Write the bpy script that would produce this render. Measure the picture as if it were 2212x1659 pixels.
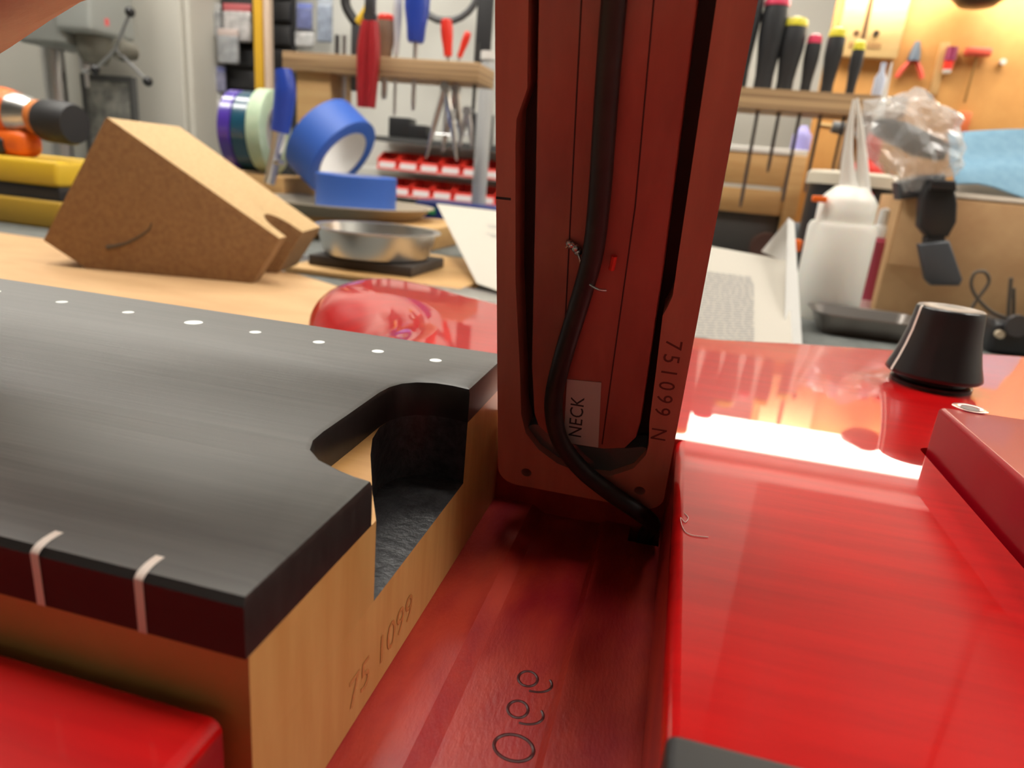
import bpy, bmesh, math, random
from mathutils import Vector as V, Matrix

# ------------------------------------------------------------------ camera, light, exposure
# All lengths below are centimetres measured from the photograph (fingerboard top = height 0);
# the helpers turn them into metres with the shop floor at z = 0.
FP, CX, CY = 1467.07, 1106.0, 829.5
R0 = V((0.96591851, 0.24363305, 0.08743208))
R1 = V((0.15469126, -0.27250103, -0.94963878))
R2 = V((-0.20753806, 0.93079865, -0.30090169))
CAM = V((0, 0, 3.5))
S, HZ = 0.01, 100.0
def W(p): return V((p[0] * S, p[1] * S, (p[2] + HZ) * S))

scene = bpy.context.scene
for o in list(bpy.data.objects): bpy.data.objects.remove(o)
COL = scene.collection
cam_d = bpy.data.cameras.new('camera'); cam = bpy.data.objects.new('camera', cam_d); COL.objects.link(cam)
cam_d.sensor_fit = 'HORIZONTAL'; cam_d.sensor_width = 36.0; cam_d.lens = FP / 2212 * 36.0
cam_d.clip_start = 0.002; cam_d.clip_end = 50
m = Matrix(((R0.x, -R1.x, -R2.x), (R0.y, -R1.y, -R2.y), (R0.z, -R1.z, -R2.z))).to_4x4()
m.translation = W(CAM); cam.matrix_world = m
cam_d.dof.use_dof = True; cam_d.dof.focus_distance = 0.105; cam_d.dof.aperture_fstop = 29.0
scene.camera = cam
w = bpy.data.worlds.new('world'); scene.world = w; w.use_nodes = True
w.node_tree.nodes['Background'].inputs[0].default_value = (0.9, 0.92, 1, 1)
w.node_tree.nodes['Background'].inputs[1].default_value = 0.3
vs = scene.view_settings
vs.view_transform = 'Standard'; vs.look = 'None'; vs.gamma = 1; vs.use_curve_mapping = False; vs.exposure = 0.0
CEIL_W, STRIP_W = 22.0, 14.5          # lamp radiances

# ------------------------------------------------------------------ helpers
def ray(u, v):
    a, b = (u - CX) / FP, (v - CY) / FP
    return V((R0.x * a + R1.x * b + R2.x, R0.y * a + R1.y * b + R2.y, R0.z * a + R1.z * b + R2.z))
# rows of the world->camera matrix are R0,R1,R2, so its transpose maps camera rays to the shop
def P(u, v, x=None, y=None, z=None):
    d = ray(u, v)
    if y is not None: t = (y - CAM.y) / d.y
    elif z is not None: t = (z - CAM.z) / d.z
    else: t = (x - CAM.x) / d.x
    return CAM + d * t

ORG = {}
def thing(name, label, cat, loc, group=None):
    o = bpy.data.objects.new(name, None); COL.objects.link(o)
    o.empty_display_size = 0.01
    o.location = W(loc); o['label'] = label; o['category'] = cat
    if group: o['group'] = group
    ORG[o] = V(loc); return o
def obj(name, bm, mats, parent=None, smooth=True, label=None, angle=40):
    if not isinstance(mats, (list, tuple)): mats = [mats]
    bmesh.ops.recalc_face_normals(bm, faces=bm.faces)
    if parent is None:
        xs = [v.co for v in bm.verts]
        org = V(((min(c.x for c in xs) + max(c.x for c in xs)) / 2, (min(c.y for c in xs) + max(c.y for c in xs)) / 2, min(c.z for c in xs)))
    else: org = ORG[parent]
    for v in bm.verts: v.co = (v.co - org) * S
    me = bpy.data.meshes.new(name)
    if smooth:
        for f in bm.faces: f.smooth = True
        ca = math.cos(math.radians(angle))
        for e in bm.edges:
            if len(e.link_faces) == 2 and e.link_faces[0].normal.dot(e.link_faces[1].normal) < ca: e.smooth = False
    bm.to_mesh(me); bm.free()
    for mt in mats: me.materials.append(mt)
    o = bpy.data.objects.new(name, me); COL.objects.link(o)
    if parent is None: o.location = W(org)
    else: o.parent = parent
    ORG[o] = org
    if label: o['label'] = label
    return o
def tag(o, label, cat, group=None):
    o['label'] = label; o['category'] = cat
    if group: o['group'] = group
    return o
def struct(o): o['kind'] = 'structure'; return o
def copy_tree(root, delta, label=None):
    r = root.copy(); COL.objects.link(r); r.location = root.location + V(delta) * S
    if label: r['label'] = label
    ORG[r] = ORG[root] + V(delta)
    for ch in list(root.children):
        c = ch.copy(); COL.objects.link(c); c.parent = r
        for g in list(ch.children):
            d = g.copy(); COL.objects.link(d); d.parent = c
    return r
NB = bmesh.new
def addmesh(bm, verts, faces, mi=0):
    vs_ = [bm.verts.new(v) for v in verts]; out = []
    for f in faces:
        try:
            fc = bm.faces.new([vs_[i] for i in f]); fc.material_index = mi; out.append(fc)
        except ValueError: pass
    return vs_, out
X, Y, Z = V((1, 0, 0)), V((0, 1, 0)), V((0, 0, 1))
def obox(bm, c, ax, half, bev=0, seg=2, mi=0):
    """box with centre c, unit axes ax, half sizes, bevelled edges"""
    c = V(c); ax = [V(a) for a in ax]; vv = []
    for sx in (-1, 1):
        for sy in (-1, 1):
            for sz in (-1, 1): vv.append(c + ax[0] * half[0] * sx + ax[1] * half[1] * sy + ax[2] * half[2] * sz)
    vs_, fs = addmesh(bm, vv, [(0, 1, 3, 2), (4, 6, 7, 5), (0, 4, 5, 1), (2, 3, 7, 6), (0, 2, 6, 4), (1, 5, 7, 3)], mi)
    if bev > 0:
        es = list({e for f in fs for e in f.edges})
        r = bmesh.ops.bevel(bm, geom=es, offset=bev, segments=seg, affect='EDGES', profile=0.5)
        for f in r['faces']: f.material_index = mi
    return bm
def box(bm, x0, x1, y0, y1, z0, z1, bev=0, seg=2, mi=0):
    return obox(bm, ((x0 + x1) / 2, (y0 + y1) / 2, (z0 + z1) / 2), (X, Y, Z), (abs(x1 - x0) / 2, abs(y1 - y0) / 2, abs(z1 - z0) / 2), bev, seg, mi)
def mk(fn, *a, **k):
    bm = NB(); fn(bm, *a, **k); return bm
def smoothpath(pts, n=6):
    pts = [V(p) for p in pts]; out = []
    for i in range(len(pts) - 1):
        p0 = pts[max(i - 1, 0)]; p1 = pts[i]; p2 = pts[i + 1]; p3 = pts[min(i + 2, len(pts) - 1)]
        for k in range(n):
            t = k / n
            out.append(0.5 * ((2 * p1) + (p2 - p0) * t + (2 * p0 - 5 * p1 + 4 * p2 - p3) * t * t + (-p0 + 3 * p1 - 3 * p2 + p3) * t ** 3))
    out.append(pts[-1]); return out
def tube(bm, pts, r, n=10, sm=0, mi=0, caps=True):
    pts = smoothpath(pts, sm) if sm else [V(p) for p in pts]
    N = len(pts); rings = []; up = None
    for i, p in enumerate(pts):
        t = (pts[min(i + 1, N - 1)] - pts[max(i - 1, 0)]).normalized()
        if up is None:
            up = t.cross(Z if abs(t.z) < 0.9 else X).normalized()
        up = (up - t * up.dot(t)).normalized(); sd = t.cross(up)
        if callable(r): rr = r(i / (N - 1))
        elif isinstance(r, (list, tuple)):
            q = i / (N - 1) * (len(r) - 1); k = min(int(q), len(r) - 2); rr = r[k] * (1 - q + k) + r[k + 1] * (q - k)
        else: rr = r
        rings.append([bm.verts.new(p + (up * math.cos(2 * math.pi * j / n) + sd * math.sin(2 * math.pi * j / n)) * rr) for j in range(n)])
    for a, b in zip(rings, rings[1:]):
        for j in range(n):
            f = bm.faces.new((a[j], a[(j + 1) % n], b[(j + 1) % n], b[j])); f.material_index = mi
    if caps:
        bm.faces.new(rings[0]).material_index = mi; bm.faces.new(rings[-1]).material_index = mi
    return bm
def lathe(bm, prof, o, axis=Z, n=24, mi=0, close=False):
    """prof: list of (radius, height) along axis from o"""
    o = V(o); a = V(axis).normalized(); u = a.cross(X if abs(a.x) < 0.9 else Y).normalized(); w_ = a.cross(u)
    rings = []
    for r, h in prof:
        if r <= 1e-6: rings.append([bm.verts.new(o + a * h)])
        else: rings.append([bm.verts.new(o + a * h + (u * math.cos(2 * math.pi * j / n) + w_ * math.sin(2 * math.pi * j / n)) * r) for j in range(n)])
    pairs = list(zip(rings, rings[1:])) + ([(rings[-1], rings[0])] if close else [])
    for A, B in pairs:
        for j in range(n):
            k = (j + 1) % n
            vv = [A[j % len(A)], A[k % len(A)], B[k % len(B)], B[j % len(B)]]
            vv = list(dict.fromkeys(vv))
            if len(vv) > 2:
                try: bm.faces.new(vv).material_index = mi
                except ValueError: pass
    if not close:
        for rg in (rings[0], rings[-1]):
            if len(rg) > 2: bm.faces.new(rg).material_index = mi
    return bm
def inset(poly, d):
    """move every edge of a ccw polygon inwards by its own distance"""
    n = len(poly); out = []
    if not isinstance(d, (list, tuple)): d = [d] * n
    for i in range(n):
        p0, p1, p2 = V(poly[i - 1]), V(poly[i]), V(poly[(i + 1) % n])
        e1 = (p1 - p0).normalized(); e2 = (p2 - p1).normalized()
        n1 = V((-e1.y, e1.x)); n2 = V((-e2.y, e2.x)); d1, d2 = d[i - 1], d[i]
        cr = e1.x * e2.y - e1.y * e2.x
        if abs(cr) < 0.05: out.append(p1 + (n1 * d1 + n2 * d2) * 0.5 if True else p1)
        else:
            a = p1 + n1 * d1; b = p1 + n2 * d2; t = ((b.x - a.x) * e2.y - (b.y - a.y) * e2.x) / cr
            out.append(a + e1 * t)
    return out
def rounded(poly, d, z1, z0, fr=None, seg=5, bottom=0, drop=None, bm=None, mi=0):
    """extruded ccw polygon between z0 and z1 with a quarter-round of radius d along its top edge"""
    bm = bm or NB(); fr = fr or (V((0, 0, 0)), X, Y, Z); n = len(poly)
    dl = d if isinstance(d, (list, tuple)) else [d] * n
    dm = max(dl); dm = dm if drop is None else drop
    rings = []
    def ring(pl, z): rings.append([bm.verts.new(fr[0] + fr[1] * p[0] + fr[2] * p[1] + fr[3] * z) for p in pl])
    if bottom:
        for k in range(seg + 1):
            a = math.pi / 2 * k / seg
            ring(inset(poly, bottom * (1 - math.sin(a))), z0 + bottom * (1 - math.cos(a)))
    else: ring(poly, z0)
    if dm > 0:
        for k in range(seg + 1):
            a = math.pi / 2 * k / seg
            ring(inset(poly, [q * (1 - math.cos(a)) for q in dl]), z1 - dm * (1 - math.sin(a)))
    else: ring(poly, z1)
    for a, b in zip(rings, rings[1:]):
        for j in range(n):
            try: bm.faces.new((a[j], a[(j + 1) % n], b[(j + 1) % n], b[j])).material_index = mi
            except ValueError: pass
    bm.faces.new(rings[-1]).material_index = mi; bm.faces.new(rings[0][::-1]).material_index = mi
    return bm
def arc(cx, cy, r, a0, a1, n=8): return [(cx + r * math.cos(math.radians(a0 + (a1 - a0) * k / n)), cy + r * math.sin(math.radians(a0 + (a1 - a0) * k / n))) for k in range(n + 1)]
def rrect(x0, x1, y0, y1, r, n=6):
    return arc(x1 - r, y0 + r, r, -90, 0, n) + arc(x1 - r, y1 - r, r, 0, 90, n) + arc(x0 + r, y1 - r, r, 90, 180, n) + arc(x0 + r, y0 + r, r, 180, 270, n)
def smooth2(pts, n=4, closed=True):
    q = [V((p[0], p[1], 0)) for p in pts]
    if closed: q = [q[-1]] + q + [q[0], q[1]]
    s = smoothpath(q, n)
    if closed: s = s[n:-n - 1]
    return [(p.x, p.y) for p in s]
def plate(bm, outer, holes, fr, d0, d1, mi=0):
    """flat plate with holes: faces at d0 and d1 along fr[3], walls between"""
    for d in (d0, d1):
        es = []
        for lp in [outer] + holes:
            vv = [bm.verts.new(fr[0] + fr[1] * p[0] + fr[2] * p[1] + fr[3] * d) for p in lp]
            es += [bm.edges.new((vv[i], vv[(i + 1) % len(vv)])) for i in range(len(vv))]
        r = bmesh.ops.triangle_fill(bm, use_beauty=True, edges=es, normal=fr[3])
        for g in r['geom']:
            if isinstance(g, bmesh.types.BMFace): g.material_index = mi
    for lp in [outer] + holes:
        n = len(lp); A = [fr[0] + fr[1] * p[0] + fr[2] * p[1] + fr[3] * d0 for p in lp]; B = [fr[0] + fr[1] * p[0] + fr[2] * p[1] + fr[3] * d1 for p in lp]
        addmesh(bm, A + B, [(i, (i + 1) % n, n + (i + 1) % n, n + i) for i in range(n)], mi)
    bmesh.ops.remove_doubles(bm, verts=bm.verts, dist=1e-4)
    return bm
def text(bm, body, size, o, ex, ey, ez, depth=0.003, spacing=1.0, align='LEFT', mi=0):
    cu = bpy.data.curves.new('t', 'FONT'); cu.body = body; cu.size = 1; cu.extrude = 0; cu.space_character = spacing; cu.align_x = align; cu.resolution_u = 3
    to = bpy.data.objects.new('t', cu); COL.objects.link(to)
    me = bpy.data.meshes.new_from_object(to.evaluated_get(bpy.context.evaluated_depsgraph_get()))
    o, ex, ey, ez = V(o), V(ex), V(ey), V(ez)
    for k in (0, 1):
        addmesh(bm, [o + ex * v.co.x * size + ey * v.co.y * size + ez * depth * k for v in me.vertices], [tuple(p.vertices) for p in me.polygons], mi)
    bpy.data.objects.remove(to); bpy.data.curves.remove(cu); bpy.data.meshes.remove(me)
    return bm
def skin(name, chains, mat, parent=None, sub=2):
    """chains: list of lists of (point, radius); first point of later chains may repeat an earlier point"""
    vs_, rad, ed, idx = [], [], [], {}
    for ch in chains:
        prev = None
        for p, r in ch:
            k = tuple(round(c, 3) for c in p)
            if k not in idx: idx[k] = len(vs_); vs_.append(V(p)); rad.append(r)
            if prev is not None: ed.append((prev, idx[k]))
            prev = idx[k]
    me = bpy.data.meshes.new(name); me.from_pydata([v * S for v in vs_], ed, [])
    o = bpy.data.objects.new('tmp', me); COL.objects.link(o)
    md = o.modifiers.new('s', 'SKIN'); md.use_smooth_shade = True; md.branch_smoothing = 0.6
    for i, sv in enumerate(me.skin_vertices[0].data):
        r = rad[i]; r = r if isinstance(r, tuple) else (r, r)
        sv.radius = (r[0] * S, r[1] * S); sv.use_root = (i == 0)
    sd = o.modifiers.new('d', 'SUBSURF'); sd.levels = sub; sd.render_levels = sub
    bpy.context.view_layer.update()
    ev = bpy.data.meshes.new_from_object(o.evaluated_get(bpy.context.evaluated_depsgraph_get()))
    bm = NB(); bm.from_mesh(ev)
    for v in bm.verts: v.co /= S
    bpy.data.objects.remove(o); bpy.data.meshes.remove(ev)
    return obj(name, bm, mat, parent, angle=180)

# ------------------------------------------------------------------ materials
MATS = {}
def M(name, col, rough=0.5, metal=0.0, coat=0.0, var=None, col2=None, bump=0, bscale=None, stretch=(1, 1, 1), spec=0.5, trans=0.0, alpha=1.0, crough=0.03, sss=0, aniso=0, ior=1.5, detail=4, lo=0.35, hi=0.65, rvar=0, emit=None, sheen=0, cior=1.5):
    """principled material; col/col2 mixed by noise of scale var (per cm), stretched"""
    if name in MATS: return MATS[name]
    mt = bpy.data.materials.new(name); mt.use_nodes = True; nt = mt.node_tree; b = nt.nodes['Principled BSDF']
    def s(k, v): b.inputs[k].default_value = v
    s('Base Color', (*col, 1)); s('Roughness', rough); s('Metallic', metal); s('Coat Weight', coat); s('Coat Roughness', crough)
    s('Specular IOR Level', spec); s('Transmission Weight', trans); s('Alpha', alpha); s('IOR', ior); s('Anisotropic', aniso); s('Sheen Weight', sheen); s('Coat IOR', cior)
    if sss: s('Subsurface Weight', sss); s('Subsurface Radius', (0.008, 0.003, 0.0015)); s('Subsurface Scale', 0.5)
    if emit: s('Emission Color', (*emit[:3], 1)); s('Emission Strength', emit[3])
    if var:
        tc = nt.nodes.new('ShaderNodeTexCoord'); mp = nt.nodes.new('ShaderNodeMapping'); nz = nt.nodes.new('ShaderNodeTexNoise'); cr = nt.nodes.new('ShaderNodeValToRGB')
        mp.inputs['Scale'].default_value = [q * 100 for q in stretch]
        nz.inputs['Scale'].default_value = var; nz.inputs['Detail'].default_value = detail; nz.inputs['Roughness'].default_value = 0.6
        nt.links.new(tc.outputs['Object'], mp.inputs[0]); nt.links.new(mp.outputs[0], nz.inputs['Vector']); nt.links.new(nz.outputs[0], cr.inputs[0])
        e = cr.color_ramp.elements; e[0].position = lo; e[1].position = hi; e[0].color = (*col, 1); e[1].color = (*(col2 or col), 1)
        nt.links.new(cr.outputs[0], b.inputs['Base Color'])
        if rvar:
            mr = nt.nodes.new('ShaderNodeMapRange'); mr.inputs['To Min'].default_value = rough - rvar; mr.inputs['To Max'].default_value = rough + rvar
            nt.links.new(nz.outputs[0], mr.inputs[0]); nt.links.new(mr.outputs[0], b.inputs['Roughness'])
        if bump:
            bp = nt.nodes.new('ShaderNodeBump'); bp.inputs['Strength'].default_value = bump; bp.inputs['Distance'].default_value = 0.0004
            n2 = nz
            if bscale:
                n2 = nt.nodes.new('ShaderNodeTexNoise'); n2.inputs['Scale'].default_value = bscale; n2.inputs['Detail'].default_value = 3; nt.links.new(mp.outputs[0], n2.inputs['Vector'])
            nt.links.new(n2.outputs[0], bp.inputs['Height']); nt.links.new(bp.outputs[0], b.inputs['Normal'])
    MATS[name] = mt; return mt
RED = M('red_lacquer', (0.40, 0.0006, 0.0022), 0.35, coat=1.0, var=1.2, col2=(0.50, 0.0022, 0.003), stretch=(0.25, 3.0, 1), spec=0.2, crough=0.012, detail=6, cior=1.6)
REDCAV = M('red_stained_cavity', (0.27, 0.005, 0.009), 0.45, coat=0.18, crough=0.2, var=0.9, col2=(0.42, 0.032, 0.013), stretch=(1.4, 0.5, 1), bump=0.25, bscale=14)
PKW = M('pickup_stained_wood', (0.42, 0.155, 0.118), 0.38, var=0.8, col2=(0.52, 0.205, 0.15), stretch=(2, 0.6, 0.3), bump=0.08, bscale=18, spec=0.4)
PKB = M('pickup_block_red', (0.44, 0.125, 0.098), 0.32, var=0.7, col2=(0.33, 0.09, 0.07), stretch=(1.5, 0.6, 0.5), bump=0.15, bscale=8, spec=0.5)
EBONY = M('ebony', (0.012, 0.010, 0.010), 0.40, var=2.2, col2=(0.022, 0.019, 0.018), stretch=(0.12, 4, 1), spec=0.45, detail=7)
EBTOP = M('ebony_lit_top', (0.046, 0.045, 0.042), 0.47, ior=1.7, sheen=.25, var=2.2, col2=(0.078, 0.076, 0.070), stretch=(0.12, 4, 1), bump=0.15, rvar=0.06, spec=0.6, detail=7)  # lighter copy of the ebony: bright room sheen painted into the top faces
BORE = M('black_paint', (0.018, 0.018, 0.02), 0.38, var=6, col2=(0.05, 0.05, 0.055), bump=0.6)
MAPLE = M('amber_maple', (0.62, 0.34, 0.115), 0.42, coat=0.2, crough=0.25, var=0.7, col2=(0.54, 0.27, 0.08), stretch=(0.3, 4, 0.5), detail=6)
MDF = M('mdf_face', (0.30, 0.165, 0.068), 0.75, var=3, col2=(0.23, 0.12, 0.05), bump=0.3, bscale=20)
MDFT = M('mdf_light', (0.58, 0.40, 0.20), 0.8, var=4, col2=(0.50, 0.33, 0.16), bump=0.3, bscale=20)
BOARD = M('bench_board', (0.60, 0.38, 0.19), 0.6, var=0.5, col2=(0.52, 0.31, 0.15), stretch=(0.4, 1.5, 1))
BENCH = M('grey_bench', (0.15, 0.16, 0.15), 0.7, var=1.2, col2=(0.10, 0.105, 0.10))
PLY = M('plywood', (0.50, 0.33, 0.17), 0.6, var=0.9, col2=(0.30, 0.18, 0.09), stretch=(0.02, 0.02, 2.0), detail=2, lo=0.42, hi=0.58)
PINE = M('pine', (0.58, 0.36, 0.15), 0.55, var=0.5, col2=(0.48, 0.27, 0.10), stretch=(0.15, 0.6, 1.5))
PEGB = M('orange_hardboard', (0.60, 0.30, 0.085), 0.6, var=0.3, col2=(0.54, 0.26, 0.07))
BLACKP = M('black_plastic', (0.018, 0.018, 0.02), 0.35)
BLACKR = M('black_rubber', (0.022, 0.022, 0.024), 0.55)
CABLE = M('cable_jacket', (0.010, 0.009, 0.010), 0.5, var=2, col2=(0.02, 0.018, 0.018))
WHITEP = M('white_plastic', (0.80, 0.78, 0.72), 0.4, sss=0.15)
STEEL = M('steel', (0.55, 0.55, 0.56), 0.28, metal=1)
DSTEEL = M('dark_steel', (0.10, 0.10, 0.11), 0.4, metal=0.7)
ALU = M('brushed_aluminium', (0.62, 0.61, 0.59), 0.3, metal=1)
BLUE = M('blue_tape', (0.035, 0.12, 0.50), 0.5)
BLUEH = M('blue_handle', (0.02, 0.06, 0.42), 0.35)
REDP = M('red_plastic', (0.75, 0.035, 0.02), 0.4)
DREDP = M('dark_red_grip', (0.36, 0.012, 0.018), 0.4)
ORANGE = M('orange_plastic', (0.90, 0.16, 0.012), 0.4)
YELLOW = M('yellow_plastic', (0.78, 0.50, 0.03), 0.4)
YCAP = M('yellow_cap', (0.75, 0.66, 0.05), 0.4)
PINKC = M('red_cap', (0.70, 0.05, 0.12), 0.4)
GREYP = M('grey_paint', (0.30, 0.31, 0.29), 0.45)
CARD = M('cardboard', (0.60, 0.37, 0.18), 0.75, var=0.3, col2=(0.52, 0.30, 0.14))
PAPER = M('paper', (0.50, 0.465, 0.40), 0.8)
PAPERW = M('white_paper', (0.74, 0.73, 0.70), 0.8)
INK = M('ink', (0.03, 0.03, 0.035), 0.7)
SKIN = M('skin', (0.60, 0.30, 0.19), 0.48, sss=0.12, var=1.0, col2=(0.54, 0.24, 0.15), bump=0.15, bscale=10)
WALLP = M('wall_paint', (0.62, 0.61, 0.56), 0.8)
CEILP = M('ceiling_paint', (0.30, 0.30, 0.29), 0.9)
FLOORM = M('concrete', (0.25, 0.24, 0.23), 0.7, var=0.1, col2=(0.18, 0.18, 0.17))
CLEARB = M('clear_bag', (0.85, 0.85, 0.85), 0.12, alpha=0.36, coat=1, crough=0.06)
LABEL = M('label_paper', (0.55, 0.47, 0.45), 0.6)
def emitter(name, col, strength):
    mt = bpy.data.materials.new(name); mt.use_nodes = True; nt = mt.node_tree; nt.nodes.remove(nt.nodes['Principled BSDF'])
    e = nt.nodes.new('ShaderNodeEmission'); e.inputs[0].default_value = (*col, 1); e.inputs[1].default_value = strength
    nt.links.new(e.outputs[0], nt.nodes['Material Output'].inputs[0]); return mt
E_CEIL = emitter('panel_light', (1.0, 0.95, 0.86), CEIL_W)
E_STRIP = emitter('strip_light', (1.0, 0.90, 0.74), STRIP_W)

# ------------------------------------------------------------------ the room
ZB, ZBR = -6.4, -5.2           # bench top, board top
struct(obj('floor', mk(box, -260, 190, -240, 152, -101, -100), FLOORM))
struct(obj('ceiling', mk(box, -260, 190, -240, 152, 130, 132), CEILP))
struct(obj('wall_back', mk(box, -260, 190, 150, 152, -100, 130), WALLP))
struct(obj('wall_front', mk(box, -260, 190, -242, -240, -100, 130), WALLP))
struct(obj('wall_left', mk(box, -262, -260, -240, 152, -100, 130), WALLP))
struct(obj('wall_right', mk(box, 190, 192, -240, 152, -100, 130), WALLP))
def ceil_panel(x, y, sx, sy, label):
    t = thing('ceiling_light', label, 'light', (x, y, 126), 'ceiling light panels')
    obj('frame', plate(NB(), rrect(-sx - 2, sx + 2, -sy - 2, sy + 2, .5, 1), [rrect(-sx, sx, -sy, sy, .5, 1)], (V((x, y, 126)), X, Y, Z), 0, 4), M('lamp_frame', (.7, .7, .7), .5), t)
    obj('diffuser', mk(box, x - sx, x + sx, y - sy, y + sy, 127, 128), E_CEIL, t)
for i, (x, y, sx, sy) in enumerate([(-115, 38, 30, 15), (-15, 38, 30, 15), (85, 30, 15, 30), (140, 60, 15, 30), (-122, 96, 24, 12), (-62, 100, 24, 12)]):
    ceil_panel(x, y, sx, sy, 'rectangular ceiling light panel ' + ['above the drill press', 'above the tool racks', 'near the wooden pegboard wall', 'at the far end of the wooden pegboard wall', 'close to the off-white storage cabinet', 'close to the black slotted tool panel'][i])
# strip lamp fixed under the shelf over the pegboard
t = thing('strip_light', 'long white strip lamp over the orange pegboard wall', 'light', (40, 116, 36))
obj('housing', mk(box, -2, 84, 113, 120, 35.6, 38.2, .4), M('lamp_frame', (.7, .7, .7), .5), t)
obj('diffuser', rounded(rrect(-1, 83, 113.4, 119.6, .6, 3), 1.2, 0, -3.4, fr=(V((0, 0, 32.2)), X, Y, -Z)), E_STRIP, t)
bm = NB(); box(bm, -6, 92, 112, 128, 38.3, 40.3); struct(obj('trim_1', bm, M('white_shelf', (.75, .74, .7), .5)))

t = thing('reflection_cabinet', 'unseen dark brown cabinet added above the strip lamp for its reflection', 'cabinet', (70, 130, 54))  # out of view, added so the red body top reflects something dark
DKW = M('dark_for_reflection', (.075, .045, .03), .5)
obj('body', mk(box, 25, 118, 112, 149.5, 54, 126, .4), DKW, t)
for x_ in (26, 57, 88): obj('door', mk(box, x_, x_ + 29, 110.6, 111.9, 55, 125, .3), DKW, t)
# ------------------------------------------------------------------ bench
t = thing('workbench', 'long workbench with dark grey top under the whole row of tools', 'workbench', (-40, 57, -100))
obj('bench_top', mk(box, -200, 120, -35, 149.5, ZB - 4, ZB, .3), BENCH, t)
for x in (-190, 110):
    for y in (-28, 142): obj('leg', mk(box, x - 4, x + 4, y - 4, y + 4, -100, ZB - 4), PINE, t)
pl = [(-85, -30), (60, -30), (60, 41), (-20, 41.2), (-27, 45), (-85, 46)]
tag(obj('work_board', rounded(pl, .12, ZBR, ZB, seg=2), BOARD), 'tan smooth work board under the guitar and the wedge block', 'board')

# ------------------------------------------------------------------ the guitar
G = thing('bass_guitar', 'glossy red bass guitar body with bolted neck and black fretless fingerboard', 'guitar', (2, 9, ZBR))
BT = -1.2                       # height of the body top
raw = [(12.5, 27.4), (7.7, 25.4), (4.0, 24.1), (0.8, 22.9), (-3.5, 23.2), (-7.0, 24.6), (-9.6, 26.2), (-11.6, 26.6), (-13.0, 25.4), (-13.2, 23.2), (-12.0, 20.9),
       (-9.0, 18.2), (-7.9, 15.8), (-8.6, 13.4), (-9.0, 8.4), (-9.2, 3.6), (-11.5, 1.2), (-13.2, -3.5), (-11.0, -8.4), (-4.0, -8.2), (4, -7.2), (14, -9.5), (26, -9), (33, 0), (34, 14), (28, 25), (20, 28.6)]
ol = smooth2(raw, 9)
def rad(p):
    h = math.exp(-(((p[0] + 10.6) / 4.2) ** 2 + ((p[1] - 19.0) / 3.6) ** 2)); t_ = math.exp(-(((p[0] + 13) / 3.5) ** 2 + ((p[1] - 24) / 4.0) ** 2))
    return 0.5 + 2.7 * h + 0.9 * t_
rl = [rad(p) for p in ol]
def vinset(poly, rs):
    n_ = len(poly); nr = []
    for i in range(n_):
        e = V(poly[(i + 2) % n_]) - V(poly[i - 2]); nr.append(V((-e.y, e.x)).normalized())
    return [V(poly[i]) + nr[i] * rs[i] for i in range(n_)]
bm = NB(); n = len(ol); rings = []
for k in range(5):
    a = math.pi / 2 * k / 4
    rings.append([bm.verts.new((p[0], p[1], ZBR + .5 * (1 - math.cos(a)))) for p in vinset(ol, [.5 * (1 - math.sin(a))] * n)])
for k in range(13):
    a = math.pi / 2 * k / 12
    q = vinset(ol, [r * (1 - math.cos(a)) for r in rl])
    rings.append([bm.verts.new((q[i][0], q[i][1], BT - min(1.0, .5) * 0 - (0.45 + 0.62 * (rl[i] - .5)) * (1 - math.sin(a)))) for i in range(n)])
for A, B in zip(rings, rings[1:]):
    for j in range(n): bm.faces.new((A[j], A[(j + 1) % n], B[(j + 1) % n], B[j]))
bm.faces.new(rings[-1]); bm.faces.new(rings[0][::-1])
body = obj('body', bm, [RED, REDCAV], G, label='glossy red lacquered body')
def cutter(bm_):
    bmesh.ops.recalc_face_normals(bm_, faces=bm_.faces)
    for v in bm_.verts: v.co = (v.co - ORG[G]) * S
    me = bpy.data.meshes.new('cut'); bm_.to_mesh(me); bm_.free()
    o = bpy.data.objects.new('cut', me); COL.objects.link(o); o.parent = G; return o
def xz_prism(prof, y0, y1):
    bm_ = NB(); k = len(prof)
    addmesh(bm_, [(x, y0, z) for x, z in prof] + [(x, y1, z) for x, z in prof], [(i, (i + 1) % k, k + (i + 1) % k, k + i) for i in range(k)] + [tuple(range(k)), tuple(range(2 * k - 1, k - 1, -1))])
    return bm_
lipR = [(.52 + .16 * (1 - math.cos(math.radians(a))), BT - .16 * (1 - math.sin(math.radians(a)))) for a in range(0, 91, 15)]
lipL = [(-3.16 - .13 * (1 - math.cos(math.radians(a))), BT - .13 * (1 - math.sin(math.radians(a)))) for a in range(90, -1, -15)]
prof = [(-3.16, -3.16), (-2.16, -3.16), (-1.90, -3.32), (-.72, -3.32), (-.62, -3.22), (.52, -3.22)] + lipR + [(.68, 1), (-3.29, 1)] + lipL
cuts = [cutter(xz_prism(prof, 1.2, 12.75)),
        cutter(xz_prism([(-14, -3.16), (-3.05, -3.16), (-3.05, 1), (-14, 1)], 4.02, 12.72)),
        cutter(mk(box, -.1, .5, 12.1, 12.7, -4.6, -3.0)),
        cutter(rounded(rrect(5.36, 8.75, 5.2, 14.72, .25), 0, 1, -3.2))]
for c in cuts:
    md = body.modifiers.new('cut', 'BOOLEAN'); md.operation = 'DIFFERENCE'; md.object = c; md.solver = 'EXACT'
bpy.context.view_layer.update()
me = bpy.data.meshes.new_from_object(body.evaluated_get(bpy.context.evaluated_depsgraph_get()))
body.modifiers.clear(); old = body.data; body.data = me; bpy.data.meshes.remove(old)
for c in cuts: bpy.data.objects.remove(c)
go = ORG[G]
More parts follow.
